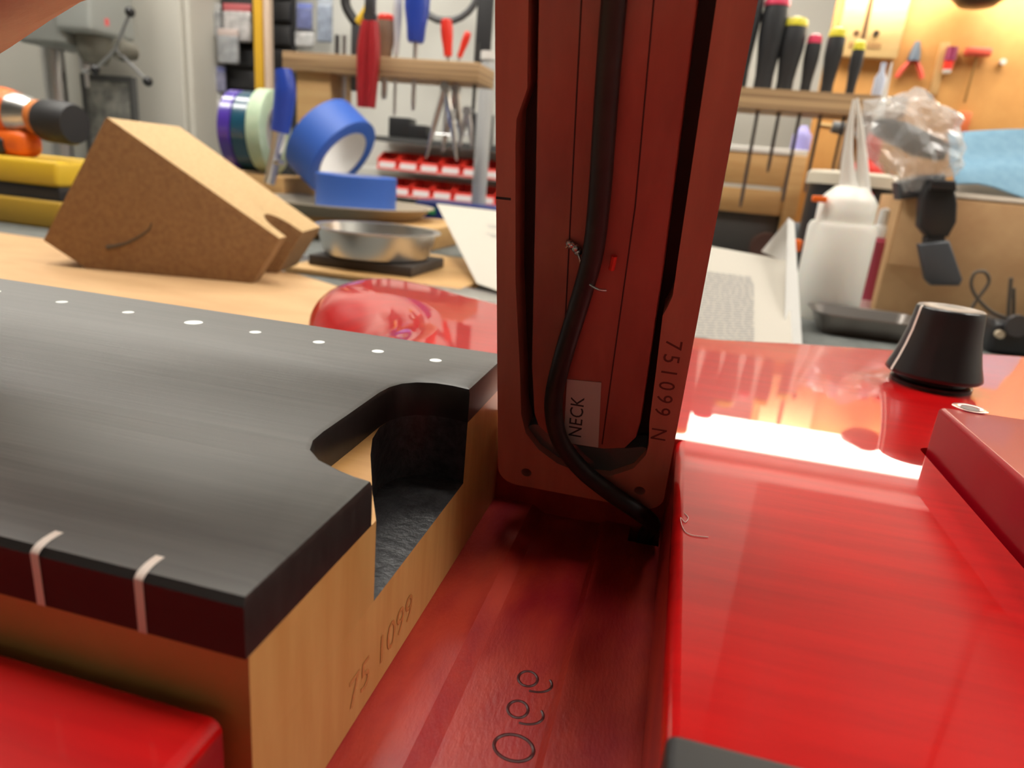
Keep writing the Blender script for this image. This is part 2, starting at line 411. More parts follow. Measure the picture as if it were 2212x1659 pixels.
for p in me.polygons:
    c = p.center / S + go; xs = [me.vertices[i].co.x / S + go.x for i in p.vertices]
    inside = c.z > -4.7 and c.z < BT - .14 and (-3.2 < c.x < .56 and 1.1 < c.y < 12.8)
    p.material_index = 1 if inside else 0
    p.use_smooth = p.normal.z < .9995
bmx = NB(); bmx.from_mesh(me); bmx.normal_update()
for e in bmx.edges:
    if len(e.link_faces) == 2 and e.link_faces[0].normal.dot(e.link_faces[1].normal) < .86: e.smooth = False
bmx.to_mesh(me); bmx.free()
# stamped number in the cavity floor: pressed grooves with raised wet rims
def ring_stroke(bm, c, rx, ry, r, z, a0=0, a1=360, rot=0):
    pts = []
    for k in range(29):
        a = math.radians(a0 + (a1 - a0) * k / 28); x, y = rx * math.cos(a), ry * math.sin(a)
        pts.append((c[0] + x * math.cos(rot) - y * math.sin(rot), c[1] + x * math.sin(rot) + y * math.cos(rot), z))
    tube(bm, pts, r, 8)
WET = M('stamped_edge', (0.06, 0.004, 0.004), 0.35, spec=.4)
bm = NB(); zf = -3.335
ring_stroke(bm, (-1.03, 6.62), .25, .20, .03, zf)
obj('stamped_digit', bm, WET, body)
for yy in (7.25, 7.85):
    bm = NB(); ring_stroke(bm, (-1.13, yy), .135, .15, .028, zf)
    ring_stroke(bm, (-1.04, yy - .03), .26, .19, .026, zf, -95, 35)
    obj('stamped_digit', bm, WET, body)

# neck heel: lower block, and an upper block with the milled truss-rod pocket
XE = -2.975
poc = [(XE, 6.66), (-3.3, 7.25), (-3.85, 8.35), (-4.08, 8.9), (-4.185, 9.38), (-4.16, 9.72), (-4.06, 9.98), (-3.88, 10.16), (-3.6, 10.27), (-3.3, 10.28), (XE, 10.22)]
ZP = -1.72
heel_lo = [(-12.5, 4.16), (XE, 4.16), (XE, 12.64), (-12.5, 12.64)]
heel_hi = [(-12.5, 4.16), (XE, 4.16)] + poc + [(XE, 12.64), (-12.5, 12.64)]
bm = rounded(heel_lo, 0, ZP, -3.15)
for f in list(bm.faces):
    if f.normal.z > .9 or abs(f.calc_center_median().z - ZP) < 1e-4: bm.faces.remove(f)
k = len(heel_hi)
vs2, fs = addmesh(bm, [(p[0], p[1], ZP) for p in heel_hi] + [(p[0], p[1], -.6) for p in heel_hi], [(i, (i + 1) % k, k + (i + 1) % k, k + i) for i in range(k)] + [tuple(range(k, 2 * k))])
for i in range(2, 2 + len(poc) - 1): fs[i].material_index = 1
pv = [bm.verts.new((p[0], p[1], ZP)) for p in poc]; bm.faces.new(pv).material_index = 1
heel = obj('neck_heel', bm, [MAPLE, BORE], G, label='amber maple neck heel with black milled pocket', angle=30)
bm = NB()
prof = [(4.16 + 4.24 - 4.2 * math.cos(math.radians(a)), -.6 - 1.9 * math.sin(math.radians(a)) ** .6) for a in range(0, 181, 15)]
k = len(prof)
addmesh(bm, [(-48, y, z) for y, z in prof] + [(-12.4, y, z) for y, z in prof], [(i, (i + 1) % k, k + (i + 1) % k, k + i) for i in range(k)] + [tuple(range(k)), tuple(range(2 * k - 1, k - 1, -1))])
obj('neck', bm, MAPLE, G)
bm = text(NB(), '75 1099', .62, (XE + .002, 6.0, -2.86), Y, Z, X, .006, 1.0)
obj('stamped_number', bm, M('stamp_gloss', (.55, .28, .08), .15, coat=1), heel)

# fingerboard
notch = [(XE, 6.53), (-3.2, 6.57), (-3.42, 6.64), (-3.78, 6.80), (-4.02, 7.02), (-4.13, 7.28), (-4.16, 7.6), (-4.17, 8.4), (-4.19, 9.4), (-4.16, 9.72), (-4.06, 9.98), (-3.88, 10.16), (-3.6, 10.27), (-3.3, 10.28), (XE, 10.22)]
fb = [(-48, 4.12), (XE, 4.12)] + notch + [(XE, 12.66), (-48, 12.66)]
dl = [.20] + [.09] * (len(notch) + 1) + [.06, .02]
bm = NB(); n = len(fb); rings = [[bm.verts.new((p[0], p[1], -.6)) for p in fb]]
for k in range(3):
    a = math.pi / 2 * k / 2
    q = inset(fb, [d * (1 - math.cos(a)) for d in dl])
    rings.append([bm.verts.new((p[0], p[1], -.09 * (1 - math.sin(a)))) for p in q])
for A, B in zip(rings, rings[1:]):
    for j in range(n): bm.faces.new((A[j], A[(j + 1) % n], B[(j + 1) % n], B[j]))
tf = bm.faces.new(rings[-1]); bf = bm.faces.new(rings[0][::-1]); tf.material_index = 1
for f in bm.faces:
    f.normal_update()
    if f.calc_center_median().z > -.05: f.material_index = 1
bmesh.ops.triangulate(bm, faces=[tf, bf])
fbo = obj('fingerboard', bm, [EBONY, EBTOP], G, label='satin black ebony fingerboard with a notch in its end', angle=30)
DOT = M('dot_inlay', (.80, .84, .83), .35)
for i, x in enumerate([-14.17, -12.42, -10.77, -9.22, -7.82, -6.44, -5.21, -4.05]):
    obj('position_dot', mk(lathe, [(.175 if i == 3 else .112, -.02), (.175 if i == 3 else .112, .004), (0, .006)], (x, 11.5, 0), Z, 20), DOT, fbo)
LINE = M('fret_line_inlay', (.80, .68, .60), .5)
for x in (-3.98, -5.05, -6.18, -7.38):
    bm = NB(); pr = [(4.113, -.6), (4.113, -.08)] + [(4.113 + .205 * (1 - math.cos(math.radians(a))), .006 - .09 * (1 - math.sin(math.radians(a)))) for a in (18, 36, 54, 72, 90)] + [(4.38, .006)]
    k = len(pr)
    addmesh(bm, [(x - .045, y, z) for y, z in pr] + [(x + .045, y, z) for y, z in pr], [(i, i + 1, k + i + 1, k + i) for i in range(k - 1)])
    obj('fret_line', bm, LINE, fbo)

# bridge pickup, sunk in its own recess
BPZ = -.26
bm = rounded(rrect(5.47, 8.65, 5.3, 14.6, .14, 4), .09, BPZ, -3.1, seg=4)
bp = obj('bridge_pickup', bm, M('red_pickup_lacquer', (.24, .001, .006), .35, coat=.2, crough=.08, spec=.1), G, label='dark red lacquered bridge pickup cover')
hc = P(2095, 883, z=BPZ)
obj('screw_hole', mk(lathe, [(.17, .004), (.30, .004), (.32, .015), (.30, .022), (.20, .010), (.17, .004)], hc, Z, 24), M('hole_rim', (.32, .10, .11), .2, coat=1), bp)
obj('screw', mk(lathe, [(.0, .003), (.17, .003), (.17, .010), (.0, .012)], hc, Z, 20), DSTEEL, bp)
# control knob
kc = V((7.35, 20.55, BT)); KN = thing
bm = NB()
kp = [(0, .28), (1.16, .28), (1.20, .33), (1.18, .42), (1.08, .72), (.98, 1.1), (.90, 1.5), (.85, 1.95), (.835, 2.12), (.80, 2.17), (.72, 2.17), (.55, 2.13), (.3, 2.11), (0, 2.10)]
lathe(bm, kp, kc, Z, 48)
kn = obj('control_knob', bm, M('knob_black', (.016, .014, .015), .28), G, label='black flared control knob with white pointer line', angle=60)
bm = NB(); ang = math.radians(196); d = V((math.cos(ang), math.sin(ang), 0)); sd = V((-d.y, d.x, 0)); pts = [(r + .012, h) for r, h in kp[2:11]]
k = len(pts)
addmesh(bm, [kc + d * r + sd * .045 + Z * h for r, h in pts] + [kc + d * r - sd * .045 + Z * h for r, h in pts], [(i, i + 1, k + i + 1, k + i) for i in range(k - 1)])
obj('pointer_line', bm, M('pointer_white', (.75, .70, .62), .4), kn)
obj('washer', mk(lathe, [(0, 0), (1.02, 0), (1.02, .10), (.9, .16), (.86, .28), (0, .28)], kc, Z, 40), M('washer_dark', (.05, .045, .045), .25, metal=.8), kn)
# finger rest close to the camera
fr_ = obj('finger_rest', rounded(rrect(.5, 4.2, 1.6, 4.66, .10, 4), .07, -.70, BT + .01, seg=3), M('satin_black', (.035, .035, .036), .45), G, label='satin black finger rest block')
obj('screw_hole', mk(lathe, [(0, .004), (.16, .004), (.19, .012), (.16, .014)], (1.43, 4.25, -.70), Z, 20), BLACKP, fr_)

# ------------------------------------------------------------------ neck pickup held upright above its cavity
PO = V((-1.04, 11.4, -1.9)); PU = V((0, -.313, .95)).normalized(); PB = V((0, .95, .313)).normalized()   # up, back
FRP = (PO, X, PU, PB)
NP = thing('neck_pickup', 'dark red wooden neck pickup stood on end showing its cable side', 'pickup', PO)
outer = rrect(-1.62, 1.46, -.3, 9.0, .36, 6)
hole = [(-1.2, 8.4), (-1.19, 6.75), (-1.26, 6.55), (-1.33, 6.35), (-1.34, 6.0), (-1.32, 4.0), (-1.22, 2.2), (-1.19, 1.4), (-1.10, 1.0), (-.85, .66), (-.5, .42), (0, .28), (.45, .33), (.85, .62), (1.03, .98), (1.05, 1.2), (1.0, 1.7), (.98, 2.7), (.95, 3.7), (1.0, 3.85), (1.05, 4.05), (1.04, 4.6), (1.01, 7.8), (1.0, 8.4)]
holes_s = [arc(-1.07, .06, .10, 0, 330, 11), arc(1.02, .13, .10, 0, 330, 11)]
bm = plate(NB(), outer, [hole] + holes_s, FRP, 0, 1.3)
shell = obj('cover', bm, PKW, NP, label='brick red stained wooden pickup cover', angle=35)
obj('groove_back', rounded(outer[::1], 0, 1.25, .55, fr=(PO + PU * 0, X * .93, PU, PB)), M('groove_black', (.012, .008, .010), .5), NP)  # black plate set back behind the groove openings
blk = [(-.98, 1.4), (-.90, 1.15), (-.68, .95), (-.3, .86), (.3, .88), (.66, .98), (.82, 1.25), (.86, 1.6), (.86, 4.3), (.80, 7.8), (.8, 8.3), (-1.1, 8.3), (-1.07, 5.5), (-1.05, 2.4)]
bm = rounded([(p[0], p[1]) for p in blk], .05, 0, -.6, fr=(PO + PB * .06, X, PU, -PB), seg=2)
core = obj('coil_block', bm, PKB, NP, angle=30)
for s0, s1 in (((-.56, 8.2), (-.50, .95)), ((.29, 8.2), (.36, 5.3)), ((.36, 5.3), (.26, 1.0))):
    bm = NB(); tube(bm, [PO + X * s0[0] + PU * s0[1] + PB * .062, PO + X * s1[0] + PU * s1[1] + PB * .062], .012, 6)
    obj('seam_line', bm, M('seam', (.06, .012, .012), .5), core)
bm = rounded(smooth2([(-1.1, 1.0), (-.85, .66), (-.5, .42), (0, .28), (.45, .33), (.85, .62), (1.02, 1.0), (.7, .93), (.3, .84), (-.3, .80), (-.68, .90), (-.9, 1.1)], 3), 0, 0, -.35, fr=(PO + PB * .16, X, PU, -PB))
obj('resin_fill', bm, M('grey_resin', (.09, .11, .115), .12, coat=1), NP, label='glossy grey resin in the rounded end')
# label with the word NECK
lf = PO + PB * .052
lab = obj('paper_label', rounded([(-.42, .90), (.20, .92), (.14, 2.30), (-.43, 2.26)], 0, .008, 0, fr=(lf, X, PU, -PB)), LABEL, NP, smooth=False, label='pale paper label printed NECK')
obj('lettering', text(NB(), 'NECK', .33, lf - PB * .0095 + X * -.115 + PU * 1.06, PU, -X, -PB, .001, 1.02), INK, lab)
obj('pencil_number', text(NB(), '751099 N', .36, PO - PB * .002 + X * 1.06 + PU * 3.32, -PU, X, -PB, .001, 1.42), M('pencil', (.13, .035, .03), .5), shell)
obj('pen_mark', mk(obox, PO + X * -1.51 + PU * 5.25 - PB * .001, (X, PU, PB), (.11, .018, .003)), INK, shell)
# cable
cab = [(-.13, 9.3), (-.14, 7.8), (-.14, 7.0), (-.13, 6.2), (-.12, 5.6), (-.13, 4.9), (-.17, 4.45), (-.28, 3.85), (-.45, 3.0), (-.585, 2.2), (-.595, 1.65), (-.44, 1.1), (-.04, .55), (.55, .09), (1.05, -.22)]
pts = [PO + X * a + PU * b - PB * (.12 if b > 1.5 else .17) for a, b in cab] + [V((.30, 11.8, -2.6)), V((.24, 12.25, -3.1)), V((.2, 12.42, -3.9))]
obj('cable', tube(NB(), pts, .155, 14, 5), CABLE, NP, label='black round pickup cable')
wire = [(-.56, 4.62), (-.47, 4.70), (-.40, 4.60), (-.33, 4.50), (-.27, 4.30), (-.16, 4.20), (.0, 4.15), (.10, 4.12)]
pts = [PO + X * a + PU * b - PB * (.02 if i < 3 else (.10 if i < 5 else .29 - .06 * abs(i - 6))) for i, (a, b) in enumerate(wire)]
obj('ground_wire', tube(NB(), pts, .020, 8, 5), STEEL, NP, label='bare silver ground wire')
bm = NB(); random.seed(4)
for k in range(5): bmesh.ops.create_icosphere(bm, subdivisions=2, radius=.05 + .02 * random.random(), matrix=Matrix.Translation(PO + X * (-.52 + .035 * k) + PU * (4.68 - .03 * k + .03 * random.random()) + PB * .0))
obj('solder_blob', bm, STEEL, NP)
obj('red_wire_end', mk(tube, [PO + X * .15 + PU * 4.58 - PB * .03, PO + X * .13 + PU * 4.36 - PB * .03], .045, 8), REDP, NP)

tag(obj('lint_fibre', tube(NB(), [P(u, v, z=BT + .012) for u, v in ((1478, 1108), (1487, 1118), (1480, 1128), (1470, 1118), (1476, 1142), (1492, 1155), (1530, 1160))], .006, 5, 4), M('lint', (.75, .55, .5), .8)), 'curled pale lint fibre lying on the red body beside the pickup', 'lint')
# ------------------------------------------------------------------ the hand that holds the pickup
H = []
wr = (-14.6, 8.4, 4.4)
palm = (-11.0, 8.8, 6.30); kn1 = (-8.3, 10.0, 8.5); kn2 = (-7.9, 9.9, 7.7); kn3 = (-7.9, 9.6, 7.0); kn4 = (-8.4, 9.1, 6.55)
H.append([((-31, 3, 4.3), 3.4), ((-21, 6.8, 4.0), 2.9), (wr, (2.5, 2.2)), (palm, (2.3, 2.0))])
H.append([(palm, 2), (kn1, .95), ((-6.0, 11.2, 8.8), .86), ((-3.6, 11.3, 8.0), .80), ((-1.6, 10.75, 7.4), .70)])
H.append([(palm, 2), (kn2, .98), ((-5.4, 11.4, 7.9), .88), ((-2.8, 11.5, 7.3), .80), ((-.4, 10.95, 6.95), .70)])
H.append([(palm, 2), (kn3, .95), ((-6.1, 11.0, 7.3), .82), ((-4.2, 11.3, 7.0), .74), ((-2.4, 11.0, 6.85), .66)])
H.append([(palm, 2), (kn4, .85), ((-7.1, 9.0, 5.92), .80), ((-6.5, 10.2, 6.4), .68), ((-6.9, 10.9, 7.0), .58)])
H.append([(palm, 2), ((-9.3, 7.1, 8.3), 1.25), ((-6.4, 6.7, 8.4), 1.0), ((-4.2, 7.1, 7.8), .88), ((-2.0, 7.85, 7.25), .76)])
hand = thing('person', 'bare hand reaching in to grip the top of the neck pickup', 'person', (-15, 8, 4))
skin('hand', H, SKIN, hand, 2)
# END FOREGROUND
# ------------------------------------------------------------------ wedge block of MDF
b0 = P(165, 578, z=ZBR); b1 = P(540, 612, z=ZBR)
ax = (b1 - b0); ax.z = 0; ax.normalize(); nb = V((-ax.y, ax.x, 0))            # along the front face, into depth
def onface(u, v):
    d = ray(u, v); t_ = (b0 - CAM).dot(nb) / d.dot(nb); p = CAM + d * t_; return V(((p - b0).dot(ax), p.z))
tl, tr, ll = onface(230, 252), onface(605, 515), onface(65, 500)
e1 = (tr - tl).normalized(); e3 = V((-e1.y, e1.x)); L = (tr - tl).length; Hh = (tl - ll).dot(e3) if (tl - ll).dot(e3) > 0 else 9.5
E1 = ax * e1.x + Z * e1.y; E3 = ax * e3.x + Z * e3.y; o3 = b0 + ax * tl.x + Z * (tl.y - b0.z * 0) - Z * b0.z; o3.z = tl.y
DP = 9.2
plan = [(0, 0), (L, 0), (L, 1.3)] + [(L - 2.3 * math.sin(math.radians(a)) ** .8, 1.3 + 1.7 * (1 - math.cos(math.radians(a)))) for a in range(12, 180, 12)] + [(L, 4.7), (L, DP), (0, DP)]
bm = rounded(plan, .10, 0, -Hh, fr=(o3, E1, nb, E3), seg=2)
bmesh.ops.bisect_plane(bm, geom=list(bm.verts) + list(bm.edges) + list(bm.faces), plane_co=(0, 0, ZBR + .02), plane_no=(0, 0, -1), clear_outer=True)
es = [e for e in bm.edges if e.is_boundary]
bmesh.ops.holes_fill(bm, edges=es, sides=0)
bmesh.ops.recalc_face_normals(bm, faces=bm.faces)
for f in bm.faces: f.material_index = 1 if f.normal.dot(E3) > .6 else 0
blk_o = thing('wedge_block', 'brown MDF wedge block with a U notch in its end on the tan board', 'block', b0)
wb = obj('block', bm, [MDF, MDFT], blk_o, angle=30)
pm = [onface(232, 535), onface(275, 525), onface(318, 500), onface(327, 482)]
obj('pen_scribble', tube(NB(), [b0 * 1 + ax * q.x - Z * b0.z + Z * q.y - nb * .005 for q in pm], [.16, .09, .07, .04], 8, 4), M('scribble', (.10, .075, .05), .8), wb)

# ------------------------------------------------------------------ helper for things seen at a known distance
def px(u, v, y): return P(u, v, y=y)
def rodz(bm, u, v0, v1, y, r, n=8): a = px(u, v0, y); b = px(u, v1, y); tube(bm, [(b.x, y, b.z), (b.x, y, a.z)], r, n)

# drill lying on a yellow case
DY = 60.0
t = thing('yellow_case', 'long yellow and black tool case under the orange drill', 'case', px(60, 470, DY))
a = px(-160, 330, DY); b = px(150, 392, DY); c = px(60, 460, DY)
zt, zm1, zm2 = px(60, 338, DY).z, px(60, 392, DY).z, px(60, 420, DY).z
x0, x1 = a.x - 3, px(175, 360, DY).x
obj('lid', mk(box, x0, x1, DY - 3, DY + 7, zm1, zt, .5, 3), YELLOW, t)
obj('band', mk(box, x0 + .1, x1 - .1, DY - 2.8, DY + 6.8, zm2, zm1, .1), BLACKP, t)
obj('base', mk(box, x0, x1, DY - 3, DY + 7, ZB, zm2, .4, 3), M('dull_yellow', (.50, .30, .03), .5), t)
t = thing('cordless_drill', 'orange and black cordless drill lying on the yellow case', 'drill', V((px(60, 330, DY).x, DY, zt)))
ca = px(-190, 232, DY); cb = px(95, 262, DY); ch = px(215, 278, DY); dax = (ch - cb).normalized()
cb2 = px(60, 262, DY); top = (cb2 - dax * 9)
obj('motor_body', mk(lathe, [(0, 0), (2.1, .2), (2.5, 1.5), (2.5, 9), (2.2, 10.5), (0, 10.6)], cb2 - dax * 11.5 + Z * .5, dax, 20), ORANGE, t, label='orange motor housing')
obj('gear_case', mk(lathe, [(0, 0), (2.15, 0), (2.0, 1.2), (1.5, 2.4), (0, 2.4)], cb2 - dax * 1.0 + Z * .5, dax, 20), ALU, t)
obj('clutch_ring', mk(lathe, [(0, 0), (1.75, 0), (1.75, .9), (0, .9)], cb2 + dax * 1.3 + Z * .45, dax, 24), M('dull_orange', (.70, .22, .05), .5), t)
obj('chuck', mk(lathe, [(0, 0), (1.9, 0), (2.05, .3), (2.05, 3.2), (1.85, 3.7), (.9, 3.75), (0, 3.75)], cb2 + dax * 2.2 + Z * .3, dax, 24), BLACKR, t)
up = Z; hl = cb2 - dax * 4.2 - Z * 2.6
obj('side_grip', mk(obox, cb2 - dax * 3.2 - Z * 2.2 - Y * .8, (dax, Y, dax.cross(Y)), (4.6, 1.4, 1.3), 1.0, 4), ORANGE, t)
obj('trigger_guard', mk(obox, cb2 - dax * 2.8 - Z * 2.6 - Y * 2.2, (dax, Y, dax.cross(Y)), (1.9, .35, .75), .3, 3), BLACKP, t)
obj('rubber_grip', mk(obox, cb2 - dax * 7.6 - Z * 2.7 - Y * 1.6, (dax, Y, dax.cross(Y)), (1.4, 1.2, 1.6), .6, 3), BLACKR, t)
obj('vent_slot', mk(obox, cb2 - dax * 4.5 + Z * 1.9 - Y * 1.95, (dax, Y, Z), (2.2, .12, .15), .05), BLACKP, t)

# tall cabinet, drill press
CYY = 132.0
xr = px(413, 150, CYY).x
t = thing('storage_cabinet', 'off-white tall storage cabinet behind the drill press', 'cabinet', (xr - 40, 140, ZB))
obj('body', mk(box, xr - 95, xr, CYY, 149, ZB, 75, .8, 3), M('cabinet_white', (.60, .58, .52), .45), t)
obj('door', mk(box, xr - 94, xr - 1, CYY - 1.2, CYY - .1, ZB + 1, 74, .5, 3), M('cabinet_white', (.60, .58, .52), .45), t)
YD = 118.0
t = thing('drill_press', 'grey bench drill press with steel column and feed handles', 'drill press', px(85, 200, YD) * 1)
c0 = px(85, 200, YD); ORG[t] = V((c0.x, YD, ZB)); t.location = W(ORG[t])
sc = 1467 / ((V((c0.x, YD, 10)) - CAM).dot(R2))     # pixels per cm there
obj('column', mk(lathe, [(0, ZB + 1), (22 / sc, ZB + 1), (22 / sc, 40), (0, 40)], (c0.x, YD + 4, 0), Z, 20), STEEL, t)
obj('base', mk(box, c0.x - 8, c0.x + 12, YD - 12, YD + 8, ZB, ZB + 1.5, .4), GREYP, t)
h0 = px(75, 100, YD); h1 = px(242, 60, YD); hz0 = px(150, 103, YD).z; hz1 = px(200, 78, YD).z
obj('head', mk(box, h0.x, px(178, 80, YD).x, YD - 4, YD + 9, hz0, 45, .8, 3), GREYP, t)
obj('front_head', mk(box, px(168, 80, YD).x, h1.x, YD - 5, YD + 6, hz1, 45, .9, 3), M('grey_paint_light', (.40, .42, .40), .4), t)
obj('badge', mk(obox, px(231, 48, YD - 5.1), (X, Y, Z), (.45, .05, .6)), M('badge_red', (.75, .15, .15), .5), t)
q = px(205, 110, YD); obj('spindle_housing', mk(lathe, [(0, 0), (2.0, 0), (2.6, 1.2), (3.1, 2.2), (3.1, 5), (0, 5)], (q.x, YD, px(205, 138, YD).z), Z, 20), M('dark_cast', (.16, .15, .12), .5), t)
q2 = px(188, 175, YD); obj('chuck', mk(lathe, [(0, 0), (.35, .1), (.4, 2.6), (1.0, 3.2), (1.1, 5.4), (.8, 6.4), (0, 6.4)], (q2.x, YD, q2.z - 1.2), Z, 16), STEEL, t)
hub = px(250, 106, YD - 6); obj('feed_hub', mk(lathe, [(0, 0), (1.7, .1), (1.9, 1.2), (1.3, 3.5), (0, 3.5)], hub, (.35, 1, 0), 18), M('dark_cast', (.16, .15, .12), .5), t)
for e in ((281, 26), (319, 176), (205, 150)):
    k_ = px(*e, YD - 6.5); hd = obj('feed_handle', tube(NB(), [hub, k_], .28, 8), STEEL, t)
    bm = NB(); bmesh.ops.create_uvsphere(bm, u_segments=12, v_segments=8, radius=.85, matrix=Matrix.Translation(k_)); obj('handle_knob', bm, BLACKP, hd)
YG = 127.5
g0, g1 = px(182, 262, YG), px(285, 166, YG)
t = thing('dusty_guard', 'square dark-framed dusty panel leaning beside the drill press', 'panel', (g0.x, YG, ZB))
obj('frame', plate(NB(), [(g0.x, ZB), (g1.x, ZB), (g1.x, g1.z), (g0.x, g1.z)], [[(g0.x + 1.0, ZB + 1), (g1.x - 1.0, ZB + 1), (g1.x - 1.0, g1.z - 1.2), (g0.x + 1.0, g1.z - 1.2)]], (V((0, YG, 0)), X, Z, Y), 0, 1.2), M('dark_frame', (.10, .10, .10), .5), t)
obj('pane', mk(box, g0.x + .9, g1.x - .9, YG + .4, YG + .9, ZB + .9, g1.z - 1.1), M('dusty_grey', (.20, .20, .19), .6, var=.35, col2=(.52, .51, .46)), t)

# black tool wall with hanging packets and a yellow level
YK = 140.0
k0, k1 = max(px(420, 300, YK).x, xr + .5), px(618, 100, YK).x
t = thing('slat_wall', 'black slotted tool panel on the wall behind the tape rolls', 'panel', (k0, YK + 3, ZB))
obj('backing', mk(box, k0, k1, YK + 2.5, YK + 4, ZB, 62), M('panel_black', (.022, .022, .024), .6), t)
for i in range(13):
    z0 = ZB + 3 + i * 4.6
    obj('slat', mk(box, k0 + .1, k1 - .1, YK + 1.6, YK + 2.45, z0, z0 + 3.6, .2), M('panel_black', (.022, .022, .024), .6), t)
random.seed(11)
pk_cols = [((.62, .62, .62), 'clear'), ((.72, .70, .70), 'white'), ((.50, .52, .55), 'pale'), ((.34, .36, .55), 'bluish'), ((.75, .75, .76), 'milky')]
def packet(name, u0, v0, u1, v1, y, col, label, strip=None, cat='packet', group='hardware packets on the black panel'):
    a, b = px(u0, v1, y), px(u1, v0, y); cx_ = (a.x + b.x) / 2; w2 = abs(b.x - a.x) / 2; hh = b.z - a.z
    tt = thing(name, label, cat, (cx_, y, a.z), group)
    bm = rounded(rrect(cx_ - w2, cx_ + w2, a.z, a.z + hh, min(w2, hh) * .18, 3), .35, .7, 0, fr=(V((0, y + .6, 0)), X, Z, -Y), seg=3)
    obj('pouch', bm, M('pouch_%.2f_%.2f' % (col[0], col[2]), col, .25, coat=.6, var=.6, col2=tuple(c * .55 for c in col)), tt)
    obj('header', mk(box, cx_ - w2, cx_ + w2, y + .3, y + .7, a.z + hh, a.z + hh + min(2.2, hh * .25), .1), M('header_%.2f_%.2f' % (strip or (.5, .5, .5))[:2], strip or (.5, .5, .5), .5), tt)
    obj('hook', mk(tube, [(cx_, y + .5, a.z + hh + .8), (cx_, y + 2.0, a.z + hh + 1.0)], .12, 6), STEEL, tt)
    return tt
PK = 'on the black slotted panel'
packet('hardware_packet', 438, 22, 474, 80, YK, (.45, .46, .47), 'narrow grey plastic packet hung highest ' + PK)
packet('hardware_packet', 482, 25, 540, 88, YK, (.62, .60, .60), 'wide pale packet with red header ' + PK, (.5, .12, .13))
packet('hardware_packet', 470, 78, 512, 136, YK - 1.2, (.40, .41, .43), 'grey bag of small parts under the wide pale packet', (.55, .45, .42))
packet('hardware_packet', 458, 155, 484, 198, YK, (.34, .34, .50), 'small bluish packet ' + PK, (.25, .28, .6))
packet('hardware_packet', 428, 215, 474, 268, YK, (.68, .68, .68), 'milky white bag hung lowest ' + PK, (.75, .75, .75))
def level(u0, u1, v1, y, m_, name, label, cat):
    a = px(u0, v1, y); b = px(u1, v1, y)
    return tag(obj(name, mk(box, a.x, b.x, y, y + 1.5, a.z, 46, .15), m_), label, cat)
level(553, 571, 300, YK - 2.5, M('level_yellow', (.70, .40, .03), .4), 'spirit_level', 'tall yellow spirit level stood against the black panel', 'level')
level(574, 586, 300, YK - 2.5, M('pale_wood', (.66, .50, .38), .6), 'wood_strip', 'pale wooden strip beside the yellow level', 'strip')
YW = 143.0
for i, (u0, v0, u1, v1, c_, st, lb) in enumerate([(600, 5, 632, 40, (.60, .45, .43), (.5, .2, .2), 'pinkish blister packet hung beside the yellow level'), (640, 18, 672, 62, (.22, .25, .50), (.2, .25, .6), 'dark blue blister packet behind the wooden rack'),
                                                (596, 62, 628, 108, (.55, .52, .50), (.6, .6, .6), 'pale blister packet just above the rack end'), (636, 70, 676, 100, (.66, .66, .66), (.2, .2, .2), 'white blister packet under the dark blue packet'),
                                                (684, 10, 716, 90, (.40, .46, .58), (.5, .55, .62), 'slate blue packet behind the rack tools')]):
    packet('blister_packet', u0, v0, u1, v1, YW, c_, lb, st, 'packet', 'blister packets behind the rack')

# ------------------------------------------------------------------ left tool rack
YR = 96.0
zA, zB_ = px(820, 122, YR).z, px(820, 163, YR).z; xA, xB = px(609, 120, YR).x, px(1034, 160, YR).x
t = thing('tool_rack', 'plywood tool rack with a wide leg holding pliers and picks', 'rack', (xA + 5, YR + 4, ZB))
sh = obj('shelf', mk(box, xA, xB, YR, YR + 8, zB_, zA, .12), PLY, t)
random.seed(2)
for (u, r) in ((745, .7), (800, .9), (880, .9), (968, .6)):
    q = px(u, 120, YR); obj('tool_hole', mk(lathe, [(0, 0), (r, 0), (r, .03), (0, .03)], (q.x, YR + 3.5, zA - .01), Z, 14), BLACKP, sh)
l0, l1 = px(634, 200, YR).x, px(708, 200, YR).x
obj('leg', mk(box, l0, l1, YR + .8, YR + 7.4, ZB, zB_, .12), PINE, t)
# tools in the plier rack
def pliers(name, label, u, v0, v1, y, m_, spread=1.1, jaw=4.0, lean=0.0, grip=.75, group=None):
    """pliers hung jaws up: two grips downwards"""
    a, b = px(u, v1, y), px(u, v0, y); x = a.x; z0, z1 = a.z, b.z
    tt = thing(name, label, 'pliers', (x, y, z0), group)
    for s_ in (-1, 1):
        obj('grip', tube(NB(), [(x + lean + s_ * .5, y, z1), (x + lean * .6 + s_ * spread, y, z1 * .65 + z0 * .35), (x + s_ * spread * .8, y, z0)], [grip * .7, grip, grip * .8], 10, 5), m_, tt)
    obj('pivot', mk(lathe, [(0, 0), (.9, 0), (.9, .8), (0, .8)], (x + lean, y - .4, z1 + .5), Y, 14), DSTEEL, tt)
    obj('jaw', mk(obox, (x + lean, y, z1 + .5 + jaw / 2), (X, Y, Z), (.75, .5, jaw / 2), .3), DSTEEL, tt)
    return tt
